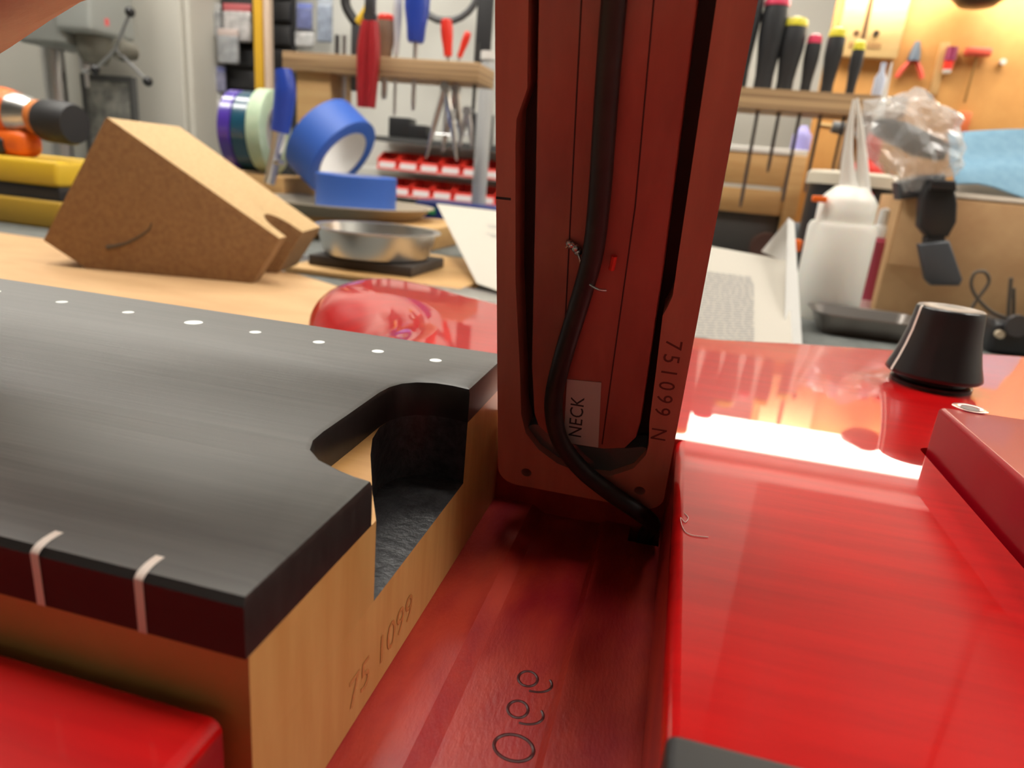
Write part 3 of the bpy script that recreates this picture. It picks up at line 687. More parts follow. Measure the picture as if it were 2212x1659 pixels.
def handtool(name, label, u, v0, vc, v1, y, hm, r=1.0, shaft=.25, capm=None, cat='tool', group=None, sm=STEEL, sq=False, lean=0):
    """upright hand tool: handle from v0 to vc, shaft below down to v1"""
    q = px(u, vc, y); x = q.x; z2, z1, z0 = px(u, v0, y).z, q.z, px(u, v1, y).z
    h = z2 - z1; ex = lean * h
    tt = thing(name, label, cat, (x, y, z0), group); axx = V((lean, 0, 1)).normalized(); h = h * (1 + lean * lean) ** .5
    obj('handle', mk(lathe, [(0, 0), (r * .62, 0), (r * .72, h * .06), (r * .78, h * .25), (r * 1.0, h * .55), (r * 1.02, h * .78), (r * .9, h * .97), (r * .7, h), (0, h)], (x, y, z1), axx, 18), hm, tt)
    if capm: obj('end_cap', mk(lathe, [(0, 0), (r * .93, 0), (r * .93, .5), (r * .7, .8), (0, .85)], V((x, y, z1)) + axx * (h - .3), axx, 18), capm, tt)
    obj('shaft', mk(lathe, [(0, 0), (shaft * .6, 0), (shaft, .6), (shaft, z1 - z0), (0, z1 - z0)], (x, y, z0), Z, 10), sm, tt)
    return tt
YT = YR + 3.5
pliers('pliers', 'pliers with long dark red grips hung over the rack front', 791, 45, 232, YR - 1.2, DREDP, .75, 3.0, .3, .95)
t = thing('pliers', 'open pliers with yellow-lined black grips standing in the rack', 'pliers', px(765, 112, YT))
q = px(765, 118, YT); zz = px(765, 0, YT).z; zc = px(765, 50, YT).z
obj('grip', tube(NB(), [(q.x - 1.0, YT, zc + 5.5), (q.x - 1.5, YT, zc + 2.5), (q.x + .2, YT, zc)], .7, 10, 5), BLACKR, t)
obj('grip', tube(NB(), [(q.x + 1.8, YT, zc + 6), (q.x + 2.3, YT, zc + 2.5), (q.x + .6, YT, zc)], .7, 10, 5), YELLOW, t)
obj('jaw', mk(box, q.x - .4, q.x + 1.2, YT - .5, YT + .5, zB_ - 2, zc + .3, .3), DSTEEL, t)
handtool('blue_handled_file', 'blue-handled tool with black collar standing in the plier rack', 898, -40, 92, 240, YT, BLUEH, 1.75, .3, None, 'file')
handtool('brown_handled_chisel', 'brown-handled chisel between the red pliers and the blue tool', 832, 40, 125, 215, YT, M('brown_handle', (.20, .12, .08), .5), 1.3, .45, REDP, 'chisel')
handtool('screwdriver', 'slim clear-handled screwdriver beside the blue-handled tool', 856, -10, 118, 250, YT, M('clear_acetate', (.55, .56, .62), .1, coat=1), .6, .2, None, 'screwdriver')
handtool('pick', 'thick orange-red handled pick standing in the rack', 968, 42, 122, 330, YT, REDP, .85, .2, None, 'pick', lean=-.12)
handtool('pick', 'thin orange-red handled pick leaning away from the thick one', 992, 68, 124, 260, YT, REDP, .5, .15, None, 'pick', lean=.35)
t = thing('hose_coil', 'dark loop of hose hung on the wall over the rack', 'hose', px(975, 20, 138))
q = px(965, -30, 138); obj('loop', tube(NB(), [(q.x + 6.5 * math.cos(a_ * .2618), 138, q.z + 6.0 * math.sin(a_ * .2618)) for a_ in range(25)], .7, 8), M('hose_grey', (.10, .10, .105), .5), t)
obj('hanger', mk(box, q.x - .5, q.x + .5, 138, 149.5, q.z + 5.2, q.z + 6), STEEL, t)
tag(obj('black_strap', mk(obox, px(1046, 60, 122), (X, Y, Z), (1.4, .5, 9), .3), BLACKR), 'black strip hung upright beside the dark hose loop', 'strap')
t = thing('white_cap_bottle', 'slim white-capped bottle behind the end of the plier rack', 'bottle', px(1046, 190, 112))
q = px(1055, 130, 112); obj('bottle', mk(lathe, [(0, ZB), (1.2, ZB), (1.2, q.z - 1), (1.0, q.z), (0, q.z)], (q.x, 112, 0), Z, 18), M('grey_bottle', (.45, .46, .46), .3), t)
obj('cap', mk(lathe, [(0, q.z), (1.25, q.z), (1.25, q.z + 1.2), (0, q.z + 1.2)], (q.x, 112, 0), Z, 18), PAPERW, t)
# shafts and dividers hanging under the rack
def dividers(u, v0, v1, du, y, label, m_=STEEL):
    a, b = px(u, v0, y), px(u, v1, y)
    k_ = (a - b).length / (v1 - v0) ; w_ = du * k_
    tt = thing('dividers', label, 'dividers', (a.x, y, b.z), 'dividers under the rack')
    for s_ in (-1, 1):
        obj('leg', tube(NB(), [(a.x, y, a.z), (a.x + s_ * w_ * .55, y, (a.z + b.z) / 2), (a.x + s_ * w_, y, b.z)], [.45, .4, .15], 8), m_, tt)
    obj('pivot', mk(lathe, [(0, 0), (.65, 0), (.65, 1), (0, 1)], (a.x, y - .5, a.z), Y, 14), m_, tt)
    obj('cross_bar', tube(NB(), [(a.x - w_ * .75, y, a.z * .35 + b.z * .65), (a.x + w_ * .75, y, a.z * .35 + b.z * .65)], .15, 6), m_, tt)
dividers(962, 188, 345, 38, YR + 1.0, 'largest steel dividers hung under the plier rack')
dividers(985, 192, 315, 20, YR + 4.0, 'smaller steel dividers behind the largest pair')
dividers(1010, 240, 318, 16, YR + 2.0, 'short steel dividers beside the pickup', M('grey_steel', (.4, .4, .42), .4, metal=.8))
for i, (u, v1, r, lb, nm) in enumerate([(727, 235, .35, 'dark rod below the shelf beside the rack leg', DSTEEL), (742, 238, .3, 'steel rod below the shelf near the rack leg', STEEL), (1020, 270, .25, 'thin black rod below the shelf end', BLACKP)]):
    q = px(u, v1, YT); tag(obj('rod', mk(lathe, [(0, q.z), (r * .5, q.z), (r, q.z + .8), (r, zA + 3), (0, zA + 3)], (q.x, YT, 0), Z, 10), nm), lb, 'rod', 'rods in the plier rack')

# red parts bins on the back wall
YBN = 142.0
def bin_(u, v, w2, label, grp):
    q = px(u, v, YBN); x, z = q.x, q.z
    tt = thing('parts_bin', label, 'bin', (x, YBN, z - 1.8), grp)
    prof = [(YBN, z - 1.8), (YBN + 6, z - 1.8), (YBN + 6, z + 1.9), (YBN + 2.6, z + 1.9), (YBN - .6, z + .2)]
    bm = NB(); k = 5
    for s_ in (-1, 1):      # side walls
        xx = x + s_ * (w2 - .12)
        addmesh(bm, [(xx - .12, a_, b_) for a_, b_ in prof] + [(xx + .12, a_, b_) for a_, b_ in prof], [(i, (i + 1) % k, k + (i + 1) % k, k + i) for i in range(k)] + [tuple(range(k)), tuple(range(2 * k - 1, k - 1, -1))])
    box(bm, x - w2, x + w2, YBN, YBN + 6, z - 1.8, z - 1.55); box(bm, x - w2, x + w2, YBN + 5.75, YBN + 6, z - 1.8, z + 1.9)
    obox(bm, (x, YBN - .25, z - .8), (X, V((0, .96, -.28)), V((0, .28, .96))), (w2, .12, 1.05))
    obj('tray', bm, REDP, tt, smooth=False)
    obj('label_card', mk(obox, (x, YBN - .42, z - .9), (X, V((0, .96, -.28)), V((0, .28, .96))), (w2 * .8, .04, .62)), M('card_grey', (.62, .56, .56), .6), tt)
    return tt
for row, (vv, u0, n_) in enumerate([(347, 838, 7), (405, 866, 6)]):
    q0 = px(u0, vv, YBN); q1 = px(u0 + 45, vv + 3, YBN); w2 = (q1.x - q0.x) / 2 * .93
    first = bin_(u0, vv, w2, 'open red plastic parts bin in the %s row on the back wall' % ('upper', 'lower')[row], ('upper', 'lower')[row] + ' row of red bins')
    for i in range(1, n_): copy_tree(first, ((q1.x - q0.x) * i, 0, 0))
a, b = px(800, 372, YBN), px(1075, 330, YBN)
struct(obj('trim_2', mk(box, px(800, 372, 146).x, px(1200, 372, 146).x, 141.5, 149.5, px(930, 372, YBN).z - .5, px(930, 372, YBN).z, 0), M('white_shelf', (.75, .74, .7), .5)))
struct(obj('trim_3', mk(box, px(800, 372, 146).x, px(1200, 372, 146).x, 141.5, 149.5, px(940, 428, YBN).z - .6, px(940, 428, YBN).z, 0), M('white_shelf', (.75, .74, .7), .5)))
q = px(985, 300, 144); struct(obj('trim_4', mk(box, q.x - 18, q.x + 30, 141.5, 149.5, px(900, 300, YBN).z - 1.0, px(900, 300, YBN).z, 0), M('dark_shelf', (.08, .08, .08), .5)))
for i, (u, v, hw, hh, c_, lb) in enumerate([(865, 280, 2.4, 2.0, BLACKP, 'small black box on the shelf over the red bins'), (905, 288, 2.0, 1.4, BLACKP, 'low black box beside the small black box'), (1042, 262, 1.8, 3.0, DSTEEL, 'dark grey box at the shelf end by the pickup')]):
    q = px(u, v, 143); tag(obj('small_box', mk(box, q.x - hw, q.x + hw, 142, 146, px(900, 300, YBN).z, px(900, 300, YBN).z + hh * 2, .3), c_), lb, 'box')
t = thing('blue_tool_box', 'dark blue box with green stripe behind the white paper', 'box', px(985, 480, 104))
a, b = px(895, 445, 104), px(1110, 432, 104)
obj('case', mk(box, a.x, b.x, 104, 112, ZB, px(960, 438, 104).z, .4), M('navy_plastic', (.02, .035, .20), .4), t)
obj('stripe', mk(box, a.x + .3, a.x + 3.6, 103.8, 104.1, px(930, 462, 104).z, px(930, 448, 104).z), M('green_print', (.05, .35, .12), .5), t)

# ------------------------------------------------------------------ tapes, pans, clamp
def roll(name, label, c, axis, ro, ri, w_, m_, core=None, cat='tape', group=None, parent=None):
    c = V(c); axis = V(axis).normalized(); tt = thing(name, label, cat, c - Z * ro, group)
    o_ = c - axis * w_ / 2
    obj('tape', mk(lathe, [(ri + .25, 0), (ro - .12, 0), (ro, .1), (ro, w_ - .1), (ro - .12, w_), (ri + .25, w_)], o_, axis, 40, close=True), m_, tt, angle=50)
    obj('core', mk(lathe, [(ri, .05), (ri + .26, .05), (ri + .26, w_ - .05), (ri, w_ - .05)], o_, axis, 32, close=True), core or M('core_card', (.62, .60, .58), .7), tt)
    return tt
YP2 = 82.0
pan2 = px(752, 440, YP2); zp2 = px(752, 462, YP2).z
def pan(name, label, c, ro, h, m_, lip=.35):
    return tag(obj(name, mk(lathe, [(0, 0), (ro * .80, 0), (ro * .88, .15), (ro * .98, h - .1), (ro + lip, h), (ro + lip, h + .12), (ro * .96, h + .1), (ro * .86, .35), (ro * .78, .2), (0, .2)], c, Z, 48), m_), label, 'pan')
# stacked wooden shims that lift the pans
cx2 = px(752, 455, YP2)
t = tag(obj('wood_riser', mk(box, cx2.x - 9, cx2.x + 14, YP2 - 7, YP2 + 8, ZB, zp2 - .05, .15), PINE), 'yellowish wood board under the pan of blue tape', 'board')
pan('metal_pan', 'shallow metal pan holding the two blue tape rolls', (cx2.x, YP2, zp2), 10.6, 1.4, M('warm_steel', (.62, .54, .42), .5, metal=.8))
zt2 = zp2 + .22
sc2 = 1467 / ((V((cx2.x, YP2, 0)) - CAM).dot(R2))
c_f = px(780, 392, YP2 - 1.4); rr = 84 / sc2
roll('tape_roll', 'blue masking tape roll lying flat in the metal pan', (c_f.x - .6, YP2 - 1.4, zt2 + 40 / sc2), Z, rr, rr * .62, 80 / sc2, BLUE)
axl = V((.80, -.10, -.58)).normalized(); ro_ = 100 / sc2
cl = px(716, 317, YP2 + 6.2)
roll('tape_roll', 'blue masking tape roll leaning against the flat roll', (cl.x, YP2 + 6.2, cl.z), axl, ro_, ro_ * .66, 78 / sc2, BLUE)
# purple, teal and green rolls stood on edge
YV = 88.0
scv = 1467 / ((px(545, 285, YV) - CAM).dot(R2)); av = V((.985, .17, 0)).normalized(); rv = 82 / scv
cv = px(520, 283, YV)
PUR = M('purple_tape', (.075, .035, .36), .25, coat=.5); TEAL = M('teal_tape', (.012, .075, .13), .25, coat=.5); GRN = M('pale_green_tape', (.42, .56, .38), .6, var=1.0, col2=(.50, .62, .44))
roll('tape_roll', 'purple tape roll standing on edge behind the wedge block', cv, av, rv, rv * .6, 1.7, PUR)
roll('tape_roll', 'dark teal tape roll standing between purple and green rolls', cv + av * 2.0, av, rv, rv * .6, 2.1, TEAL)
roll('tape_roll', 'pale green tape roll standing beside the blue-handled clamp', cv + av * 4.1 + Z * .2, av, rv * 1.05, rv * .6, 2.0, GRN)
tag(obj('tape_riser', mk(box, cv.x - 5, cv.x + 9, YV - 4, YV + 5, ZB, cv.z - rv * 1.05 + .05, .2), PINE), 'wood block under the row of standing tape rolls', 'block')
t = thing('squeeze_clamp', 'clamp with blue grip and chrome jaw beside the green tape', 'clamp', px(585, 400, 78))
YC = 78.0
pts = [px(612, 150, YC), px(616, 200, YC), px(605, 285, YC)]
obj('grip', tube(NB(), pts, [.95, 1.25, 1.1], 12, 6), BLUEH, t)
obj('jaw', tube(NB(), [px(600, 280, YC), px(592, 330, YC), px(578, 395, YC)], [.8, .55, .45], 10, 4), STEEL, t)
obj('pin', mk(lathe, [(0, 0), (.3, 0), (.3, 1.4), (0, 1.4)], px(597, 352, YC - .8), Y, 10), STEEL, t)
obj('lower_jaw', tube(NB(), [px(602, 330, YC + .6), px(586, 398, YC + .6)], .4, 8), STEEL, t)
# lower pan on its wood board
YP1 = 57.0
cp = px(815, 505, YP1); sc1 = 1467 / ((cp - CAM).dot(R2)); z1b = px(815, 552, YP1).z
tag(obj('wood_board', mk(box, px(690, 560, YP1).x, px(1045, 560, YP1).x, YP1 - 6, YP1 + 12, ZB, z1b - .9, .15), PINE), 'yellow wood board under the bright aluminium pan', 'board')
tag(obj('dark_block', mk(box, cp.x - 4.5, cp.x + 5, YP1 - 4, YP1 + 4, z1b - .9, z1b - .02, .1), M('dark_wood', (.05, .04, .035), .6)), 'small dark block lifting the bright aluminium pan', 'block')
pan('metal_pan', 'bright shallow aluminium pan beside the wedge block', (cp.x, YP1, z1b), 128 / sc1, 2.3, ALU)
ra, rb = P(640, 553, z=ZB + .5), P(1150, 660, z=ZB + .5); rd = (rb - ra).normalized(); rn = V((-rd.y, rd.x, 0))
tag(obj('straightedge', mk(obox, (ra + rb) / 2 + Z * -.25, (rd, rn, Z), ((rb - ra).length / 2, 1.7, .25), .08), ALU), 'long aluminium straightedge lying behind the red horn', 'straightedge')

# ------------------------------------------------------------------ papers
def sheet(name, label, corners, y, m_, thick=.04, curl=None, lines=None, group=None):
    """upright sheet from pixel corners at given distances: TL, TR, BR, BL"""
    A, B, C_, D_ = [px(u, v, yy) for u, v, yy in corners]
    tt = thing(name, label, 'paper', (A + B + C_ + D_) / 4 * 1)
    bm = NB(); NX, NY = 10, 10; grid = []
    nrm = (B - A).cross(D_ - A).normalized()
    for s_ in (0, 1):
        for j in range(NY + 1):
            for i in range(NX + 1):
                a_, b_ = i / NX, j / NY
                p = (A * (1 - a_) + B * a_) * (1 - b_) + (D_ * (1 - a_) + C_ * a_) * b_
                p = p + nrm * (s_ * thick + (curl(a_, b_) if curl else 0)); grid.append(p)
    n1 = (NX + 1) * (NY + 1); fs_ = []
    for s_ in (0, 1):
        for j in range(NY):
            for i in range(NX):
                k_ = s_ * n1 + j * (NX + 1) + i; fs_.append((k_, k_ + 1, k_ + NX + 2, k_ + NX + 1))
    addmesh(bm, grid, fs_)
    pg = obj('page', bm, m_, tt, angle=180)
    if lines:
        bm = NB()
        for (a0, a1, b_) in lines:
            def pt(a_, bb): return (A * (1 - a_) + B * a_) * (1 - bb) + (D_ * (1 - a_) + C_ * a_) * bb
            off = nrm * ((curl(a0, b_) if curl else 0)); fw = -1 if nrm.dot(R2) > 0 else 1
            o_ = off + nrm * (fw * (.03 if fw < 0 else thick + .03))
            w_ = .0055
            addmesh(bm, [pt(a0, b_ - w_) + o_, pt(a1, b_ - w_) + o_, pt(a1, b_ + w_) + o_, pt(a0, b_ + w_) + o_], [(0, 1, 2, 3)])
        lo_ = obj('printed_text', bm, M('print_grey', (.30, .29, .28), .8), pg); lo_['kind'] = 'stuff'
    return tt
random.seed(8)
ln = []
for j in range(30):
    b_ = .30 + j * .0235
    x_ = .02
    while x_ < .66:
        w_ = random.uniform(.03, .09); ln.append((x_, min(x_ + w_, .68), b_)); x_ += w_ + .014
sheet('printed_sheet', 'printed sheet of small text standing behind the body edge', [(1480, 522, 58), (1700, 562, 58), (1712, 745, 47), (1460, 745, 47)], 58, PAPER, lines=ln)
sheet('white_sheet', 'white curled sheet standing beside the white squeeze bottle', [(1702, 470, 58), (1716, 480, 59), (1733, 745, 50), (1694, 745, 48)], 58, PAPERW)
sheet('curled_corner', 'white paper corner curling above the printed sheet', [(1704, 472, 58.6), (1712, 500, 58.6), (1716, 575, 58.6), (1645, 543, 57)], 58, PAPERW)
sheet('white_sheet', 'white sheet leaning on the wood board beside the aluminium pan', [(943, 440, 74), (1130, 462, 74), (1140, 650, 49), (1030, 612, 53)], 70, PAPER, lines=[(.55, .95, .25), (.55, .9, .28), (.5, .95, .38), (.55, .85, .41)])
# ------------------------------------------------------------------ right: pegboard wall and its tools
YPG = 122.0
pgx = px(1768, 200, YPG).x
tag(obj('tool_wall_board', mk(box, pgx, 115, YPG, YPG + 1.2, ZB, 38.2, .1), PEGB), 'large orange hardboard tool wall behind the cardboard box', 'tool board')
a, b = px(1800, 130, YPG - 1.5), px(1936, 130, YPG - 1.5)
t = thing('pine_mount', 'pale pine panel with slot mounted on the orange tool wall', 'panel', (a.x, YPG - 1.6, a.z))
pw = obj('board', mk(box, a.x, b.x, YPG - 1.7, YPG - .05, px(1870, 128, YPG).z, 36, .15), M('pale_pine', (.74, .53, .25), .55, var=.5, col2=(.66, .45, .20), stretch=(.2, .5, 1.5)), t)
for u, v in ((1850, 72), (1893, 72)):
    obj('keyhole', mk(lathe, [(0, 0), (.45, 0), (.45, .06), (0, .06)], px(u, v, YPG - 1.75), Y, 12), M('hole_brown', (.12, .06, .02), .7), pw)
obj('slot', mk(obox, px(1868, 98, YPG - 1.75), (X, Y, Z), (2.2, .05, .35)), M('slot_brown', (.34, .19, .07), .7), pw)
obj('slot', mk(obox, px(1877, 25, YPG - 1.75), (X, Y, Z), (.3, .05, 3.6)), M('hole_brown', (.12, .06, .02), .7), pw)
obj('nail', mk(lathe, [(0, 0), (.3, 0), (.3, .8), (0, .8)], px(1893, 72, YPG - 2.4), Y, 8), BLACKP, pw)
def hung_pliers(u, v0, v1, y, hm, jm, label):
    a, b = px(u, v0, y), px(u, v1, y); x, z1, z0 = a.x, a.z, b.z; zm = z1 * .5 + z0 * .5
    tt = thing('pliers', label, 'pliers', (x, y, z0))
    for s_ in (-1, 1): obj('grip', tube(NB(), [(x + s_ * .2, y, zm), (x + s_ * 1.2, y, zm * .45 + z0 * .55), (x + s_ * 1.75, y, z0)], [.3, .42, .35], 8, 4), hm, tt)
    obj('jaw', mk(lathe, [(0, 0), (.9, 0), (.8, 1.0), (.35, z1 - zm), (0, z1 - zm)], (x, y, zm - .3), Z, 12), jm, tt)
hung_pliers(1984, 85, 170, YPG - .8, M('salmon_red', (.72, .10, .06), .45), M('blue_grey', (.10, .13, .18), .4), 'red-handled pliers hung on the orange wall beside the pine panel')
a, b = px(2016, 92, YPG), px(2013, 205, YPG)
tag(obj('wood_ruler', mk(box, b.x - .6, b.x + .6, YPG - .5, YPG - .05, b.z, a.z, .08), M('ruler_wood', (.60, .36, .15), .5)), 'thin wooden ruler hung on the orange wall', 'ruler')
t = thing('marker_pen', 'red and purple marker with white tip on the orange wall', 'marker', px(2052, 160, YPG - .6))
a, b = px(2047, 102, YPG - .7), px(2043, 160, YPG - .7)
obj('barrel', mk(lathe, [(0, 0), (.75, 0), (.75, (a.z - b.z) * .5), (0, (a.z - b.z) * .5)], (b.x, YPG - .8, (a.z + b.z) / 2), Z, 14), M('marker_purple', (.28, .03, .10), .4), t)
obj('cap', mk(lathe, [(0, 0), (.6, 0), (.65, (a.z - b.z) * .32), (0, (a.z - b.z) * .32)], (b.x, YPG - .8, b.z + (a.z - b.z) * .17), Z, 14), REDP, t)
obj('tip', mk(lathe, [(0, 0), (.45, .1), (.6, (a.z - b.z) * .16), (0, (a.z - b.z) * .17)], (b.x, YPG - .8, b.z), Z, 14), PAPERW, t)
t = thing('hex_key', 'red T-handled hex key hung on the orange wall', 'hex key', px(2097, 222, YPG - .8))
a, b = px(2102, 112, YPG - .8), px(2080, 222, YPG - .8); hx = a.x + .6
obj('t_handle', mk(obox, (hx, YPG - .9, a.z), (X, Y, Z), (1.75, .6, .6), .35, 3), M('salmon_red', (.72, .10, .06), .45), t)
obj('shaft', mk(lathe, [(0, 0), (.16, 0), (.16, a.z - b.z - .4), (0, a.z - b.z - .4)], (hx, YPG - .9, b.z), Z, 8), M('bronze_rod', (.30, .16, .05), .4, metal=.6), t)
tag(obj('push_pin', mk(lathe, [(0, 0), (.4, 0), (.45, .5), (.2, .9), (0, .9)], px(2168, 133, YPG - .9), Y, 10), PAPERW), 'white push pin in the orange wall', 'pin')
tag(obj('red_grip_tool', mk(obox, px(2078, 268, YPG - .7), (X, Y, Z), (.95, .5, 1.7), .3), M('rust_red', (.60, .14, .04), .5)), 'short red grip low on the orange wall', 'grip')
q = px(2112, -18, YPG - 4)
t = thing('round_head', 'round black head on an arm above the T-handled key', 'lamp', (q.x, YPG - 4, q.z - 2))
obj('head', mk(lathe, [(0, 0), (2.2, .2), (3.4, 1.2), (3.4, 2.4), (0, 3.6)], (q.x, YPG - 5, q.z - 2.2), Z, 24), BLACKP, t)  # plain black dome carried by the arm
obj('arm', mk(tube, [(q.x, YPG - 5, q.z + .5), (q.x, YPG - 5, q.z + 4), (q.x, YPG, q.z + 5)], .5, 8), BLACKP, t)

# right tool rack with screwdrivers
zA2, zB2 = px(1770, 198, YR).z, px(1770, 242, YR).z
x0, x1 = px(1480, 215, YR).x, px(1960, 225, YR).x
t = thing('tool_rack', 'plywood screwdriver rack in front of the orange tool wall', 'rack', (x0, YR + 4, ZB))
hl_ = [arc(px(u_, 196, YT).x, YT, .42, 0, 330, 11) for u_ in (1592, 1645, 1692, 1738, 1784, 1836)]
obj('shelf', plate(NB(), [(x0, YR), (x1, YR), (x1, YR + 8), (x0, YR + 8)], hl_, (V((0, 0, 0)), X, Y, Z), zB2, zA2), PLY, t)
obj('leg', mk(box, x1 - 5, x1 - 2.6, YR + 3, YR + 7.4, ZB, zB2, .12), PINE, t)
obj('leg', mk(box, x0 + .5, x0 + 3.5, YR + 1, YR + 7.4, ZB, zB2, .12), PINE, t)
SD = 'screwdriver standing in the screwdriver rack'
HB = M('handle_black', (.020, .021, .024), .5)
def driver(u, v0, v1, r, cap, label, sh=.22, y=YT):
    """u: pixel column where the handle meets the shelf"""
    q = px(u, 196, y); x = q.x; zt_ = px(u + (196 - v0) * .16, v0, y).z; zl = px(u, v1, y).z; h = zt_ - zA2
    tt = thing('screwdriver', label, 'screwdriver', (x, y, zl), 'screwdrivers in the screwdriver rack')
    obj('handle', mk(lathe, [(0, .02), (r * .72, .02), (r * .70, h * .18), (r * .80, h * .35), (r, h * .62), (r, h * .85), (r * .86, h * .98), (0, h)], (x, y, zA2), Z, 18), HB, tt)
    obj('end_cap', mk(lathe, [(r * .97, -.35), (r * .98, .1), (r * .86, .55), (r * .4, .75), (0, .75)], (x, y, zA2 + h - .3), Z, 18), cap, tt)
    obj('shaft', mk(lathe, [(0, zl), (sh * .6, zl), (sh, zl + 1), (sh, zA2 + .1), (0, zA2 + .1)], (x, y, 0), Z, 8), DSTEEL, tt)
driver(1592, -60, 470, 1.45, YCAP, 'largest black-handled screwdriver beside the pickup edge')
driver(1645, 2, 452, 1.60, PINKC, 'large screwdriver with black handle and red cap')
driver(1692, 46, 375, 1.45, YCAP, 'thick screwdriver with black handle and yellow cap')
driver(1738, 82, 440, .90, PINKC, 'slim screwdriver with black handle and red cap')
driver(1784, 68, 420, 1.05, YCAP, 'medium screwdriver with yellow cap before the pine panel')
driver(1836, 96, 380, .75, YCAP, 'smallest screwdriver with yellow cap at the rack end', .18)
# things under the screwdriver rack
YU = 113.0
t = thing('drawer_box', 'pine drawer box with two plank fronts under the screwdriver rack', 'drawers', (px(1640, 470, YU).x, YU + 5, ZB))
xa, xb = px(1520, 400, YU).x, px(1700, 400, YU).x
zq = [px(1630, v, YU).z for v in (330, 400, 408, 462)]
obj('drawer_front', mk(box, xa, xb, YU, YU + 1.5, zq[1], zq[0], .12), PINE, t)
obj('drawer_front', mk(box, xa, xb, YU - .2, YU + 1.3, zq[3], zq[2], .12), PINE, t)
obj('side', mk(box, xb + .05, xb + 2.0, YU - .6, YU + 8, ZB, zq[0], .12), PINE, t)
obj('top', mk(box, xa, xb + 2.0, YU - .2, YU + 8, zq[0] + .02, zq[0] + .9, .1), M('white_shelf', (.75, .74, .7), .5), t)
obj('base', mk(box, xa, xb, YU + .6, YU + 8, ZB, zq[3] - .05, .1), M('dark_shelf', (.08, .08, .08), .5), t)
tag(obj('glue_bottle', mk(lathe, [(0, 0), (1.4, 0), (1.4, 2.2), (.8, 3.0), (.4, 3.6), (0, 3.6)], (px(1728, 320, YU + 3).x, YU + 3, zq[0] + .92), Z, 16), M('lilac', (.28, .26, .58), .4)), 'small lilac bottle on top of the drawer box', 'bottle')
t = thing('screwdriver', 'stubby yellow and grey screwdriver lying over the drawer box', 'screwdriver', (px(1800, 300, YU - 4).x, YU, zq[0] + 1))
a, b = px(1772, 270, YU - 2), px(1850, 282, YU - 2); dd = (b - a).normalized()
obj('shaft', tube(NB(), [a, a + dd * 1.6], .4, 8), M('brass', (.6, .42, .2), .3, metal=1), t)
obj('handle', mk(lathe, [(0, 0), (.8, .1), (.9, 1.8), (.8, 2.6), (0, 2.6)], a + dd * 1.5, dd, 14), M('slate', (.12, .13, .14), .5), t)
obj('end_cap', mk(lathe, [(0, 0), (.85, 0), (.8, 1.4), (0, 1.5)], a + dd * 4.1, dd, 14), YELLOW, t)
obj('stand', mk(box, b.x - 1, b.x + 1.2, YU - 3, YU - 1, ZB, b.z - .8, .1), PINE, t)
YS = 92.0
t = thing('red_bottle', 'red glue bottle with tall clear nozzle behind the white bottle', 'bottle', (px(1860, 370, YS).x, YS, ZB))
zc_, zs_, zn_ = px(1855, 350, YS).z, px(1860, 285, YS).z, px(1890, 132, YS).z; xx = px(1878, 345, YS).x
obj('bottle', mk(lathe, [(0, ZB), (1.9, ZB), (1.9, zc_ - 1.0), (1.4, zc_), (0, zc_)], (xx, YS, 0), Z, 20), REDP, t)
obj('cap', mk(lathe, [(0, zc_), (1.0, zc_), (.9, zs_ - 1), (.7, zs_), (0, zs_)], (xx, YS, 0), Z, 18), REDP, t)
obj('nozzle', mk(lathe, [(0, zs_), (.75, zs_), (.3, zs_ + (zn_ - zs_) * .5), (.1, zn_), (0, zn_)], (xx, YS, 0), Z, 14), M('clear_tip', (.80, .78, .74), .25, alpha=.7), t)
tag(obj('small_spray', mk(lathe, [(0, 0), (.7, 0), (.7, 2.6), (.3, 3.4), (.35, 4.4), (0, 4.4)], (px(1895, 200, YR + 5).x, YR + 5, zA2), Z, 12), M('bluewhite', (.5, .55, .68), .3)), 'tiny blue-white vial at the end of the screwdriver rack', 'vial')
YJ = 84.0
t = thing('paint_tin', 'black tin with red round logo and cream lid behind the bottles', 'tin', (px(1820, 500, YJ).x, YJ, ZB))
xj = px(1830, 440, YJ).x; scj = 1467 / ((px(1830, 440, YJ) - CAM).dot(R2)); zl0 = px(1830, 402, YJ).z; zl1 = px(1830, 372, YJ).z; rj = 88 / scj
obj('can', mk(lathe, [(0, ZB), (rj * .97, ZB), (rj * .97, zl0), (0, zl0)], (xj, YJ, 0), Z, 36), BLACKP, t)
obj('lid', mk(lathe, [(0, zl0), (rj * 1.04, zl0), (rj * 1.04, zl1 - .3), (rj * .96, zl1), (0, zl1)], (xj, YJ, 0), Z, 36), M('cream_lid', (.66, .60, .48), .5), t)
lc = px(1846, 440, YJ - rj * .97 - .05); bm = mk(lathe, [(0, 0), (1.9, 0), (1.9, .05), (0, .05)], (lc.x, YJ - rj * .985, lc.z), Y, 24)
obj('round_logo', bm, M('logo_red', (.72, .05, .05), .5), t)
obj('logo_mark', mk(obox, (lc.x + .1, YJ - rj * 1.0, lc.z), (V((.8, 0, .6)), Y, V((-.6, 0, .8))), (1.1, .05, .35), .1), M('logo_grey', (.6, .6, .62), .5), t)
tag(obj('dark_jar', mk(lathe, [(0, 0), (2.3, 0), (2.4, .4), (2.4, 6), (1.9, 6.8), (0, 6.8)], (px(1738, 470, YJ + 4).x, YJ + 4, ZB), Z, 24), M('slate', (.12, .13, .14), .5)), 'dark slate jar beside the black tin', 'jar')
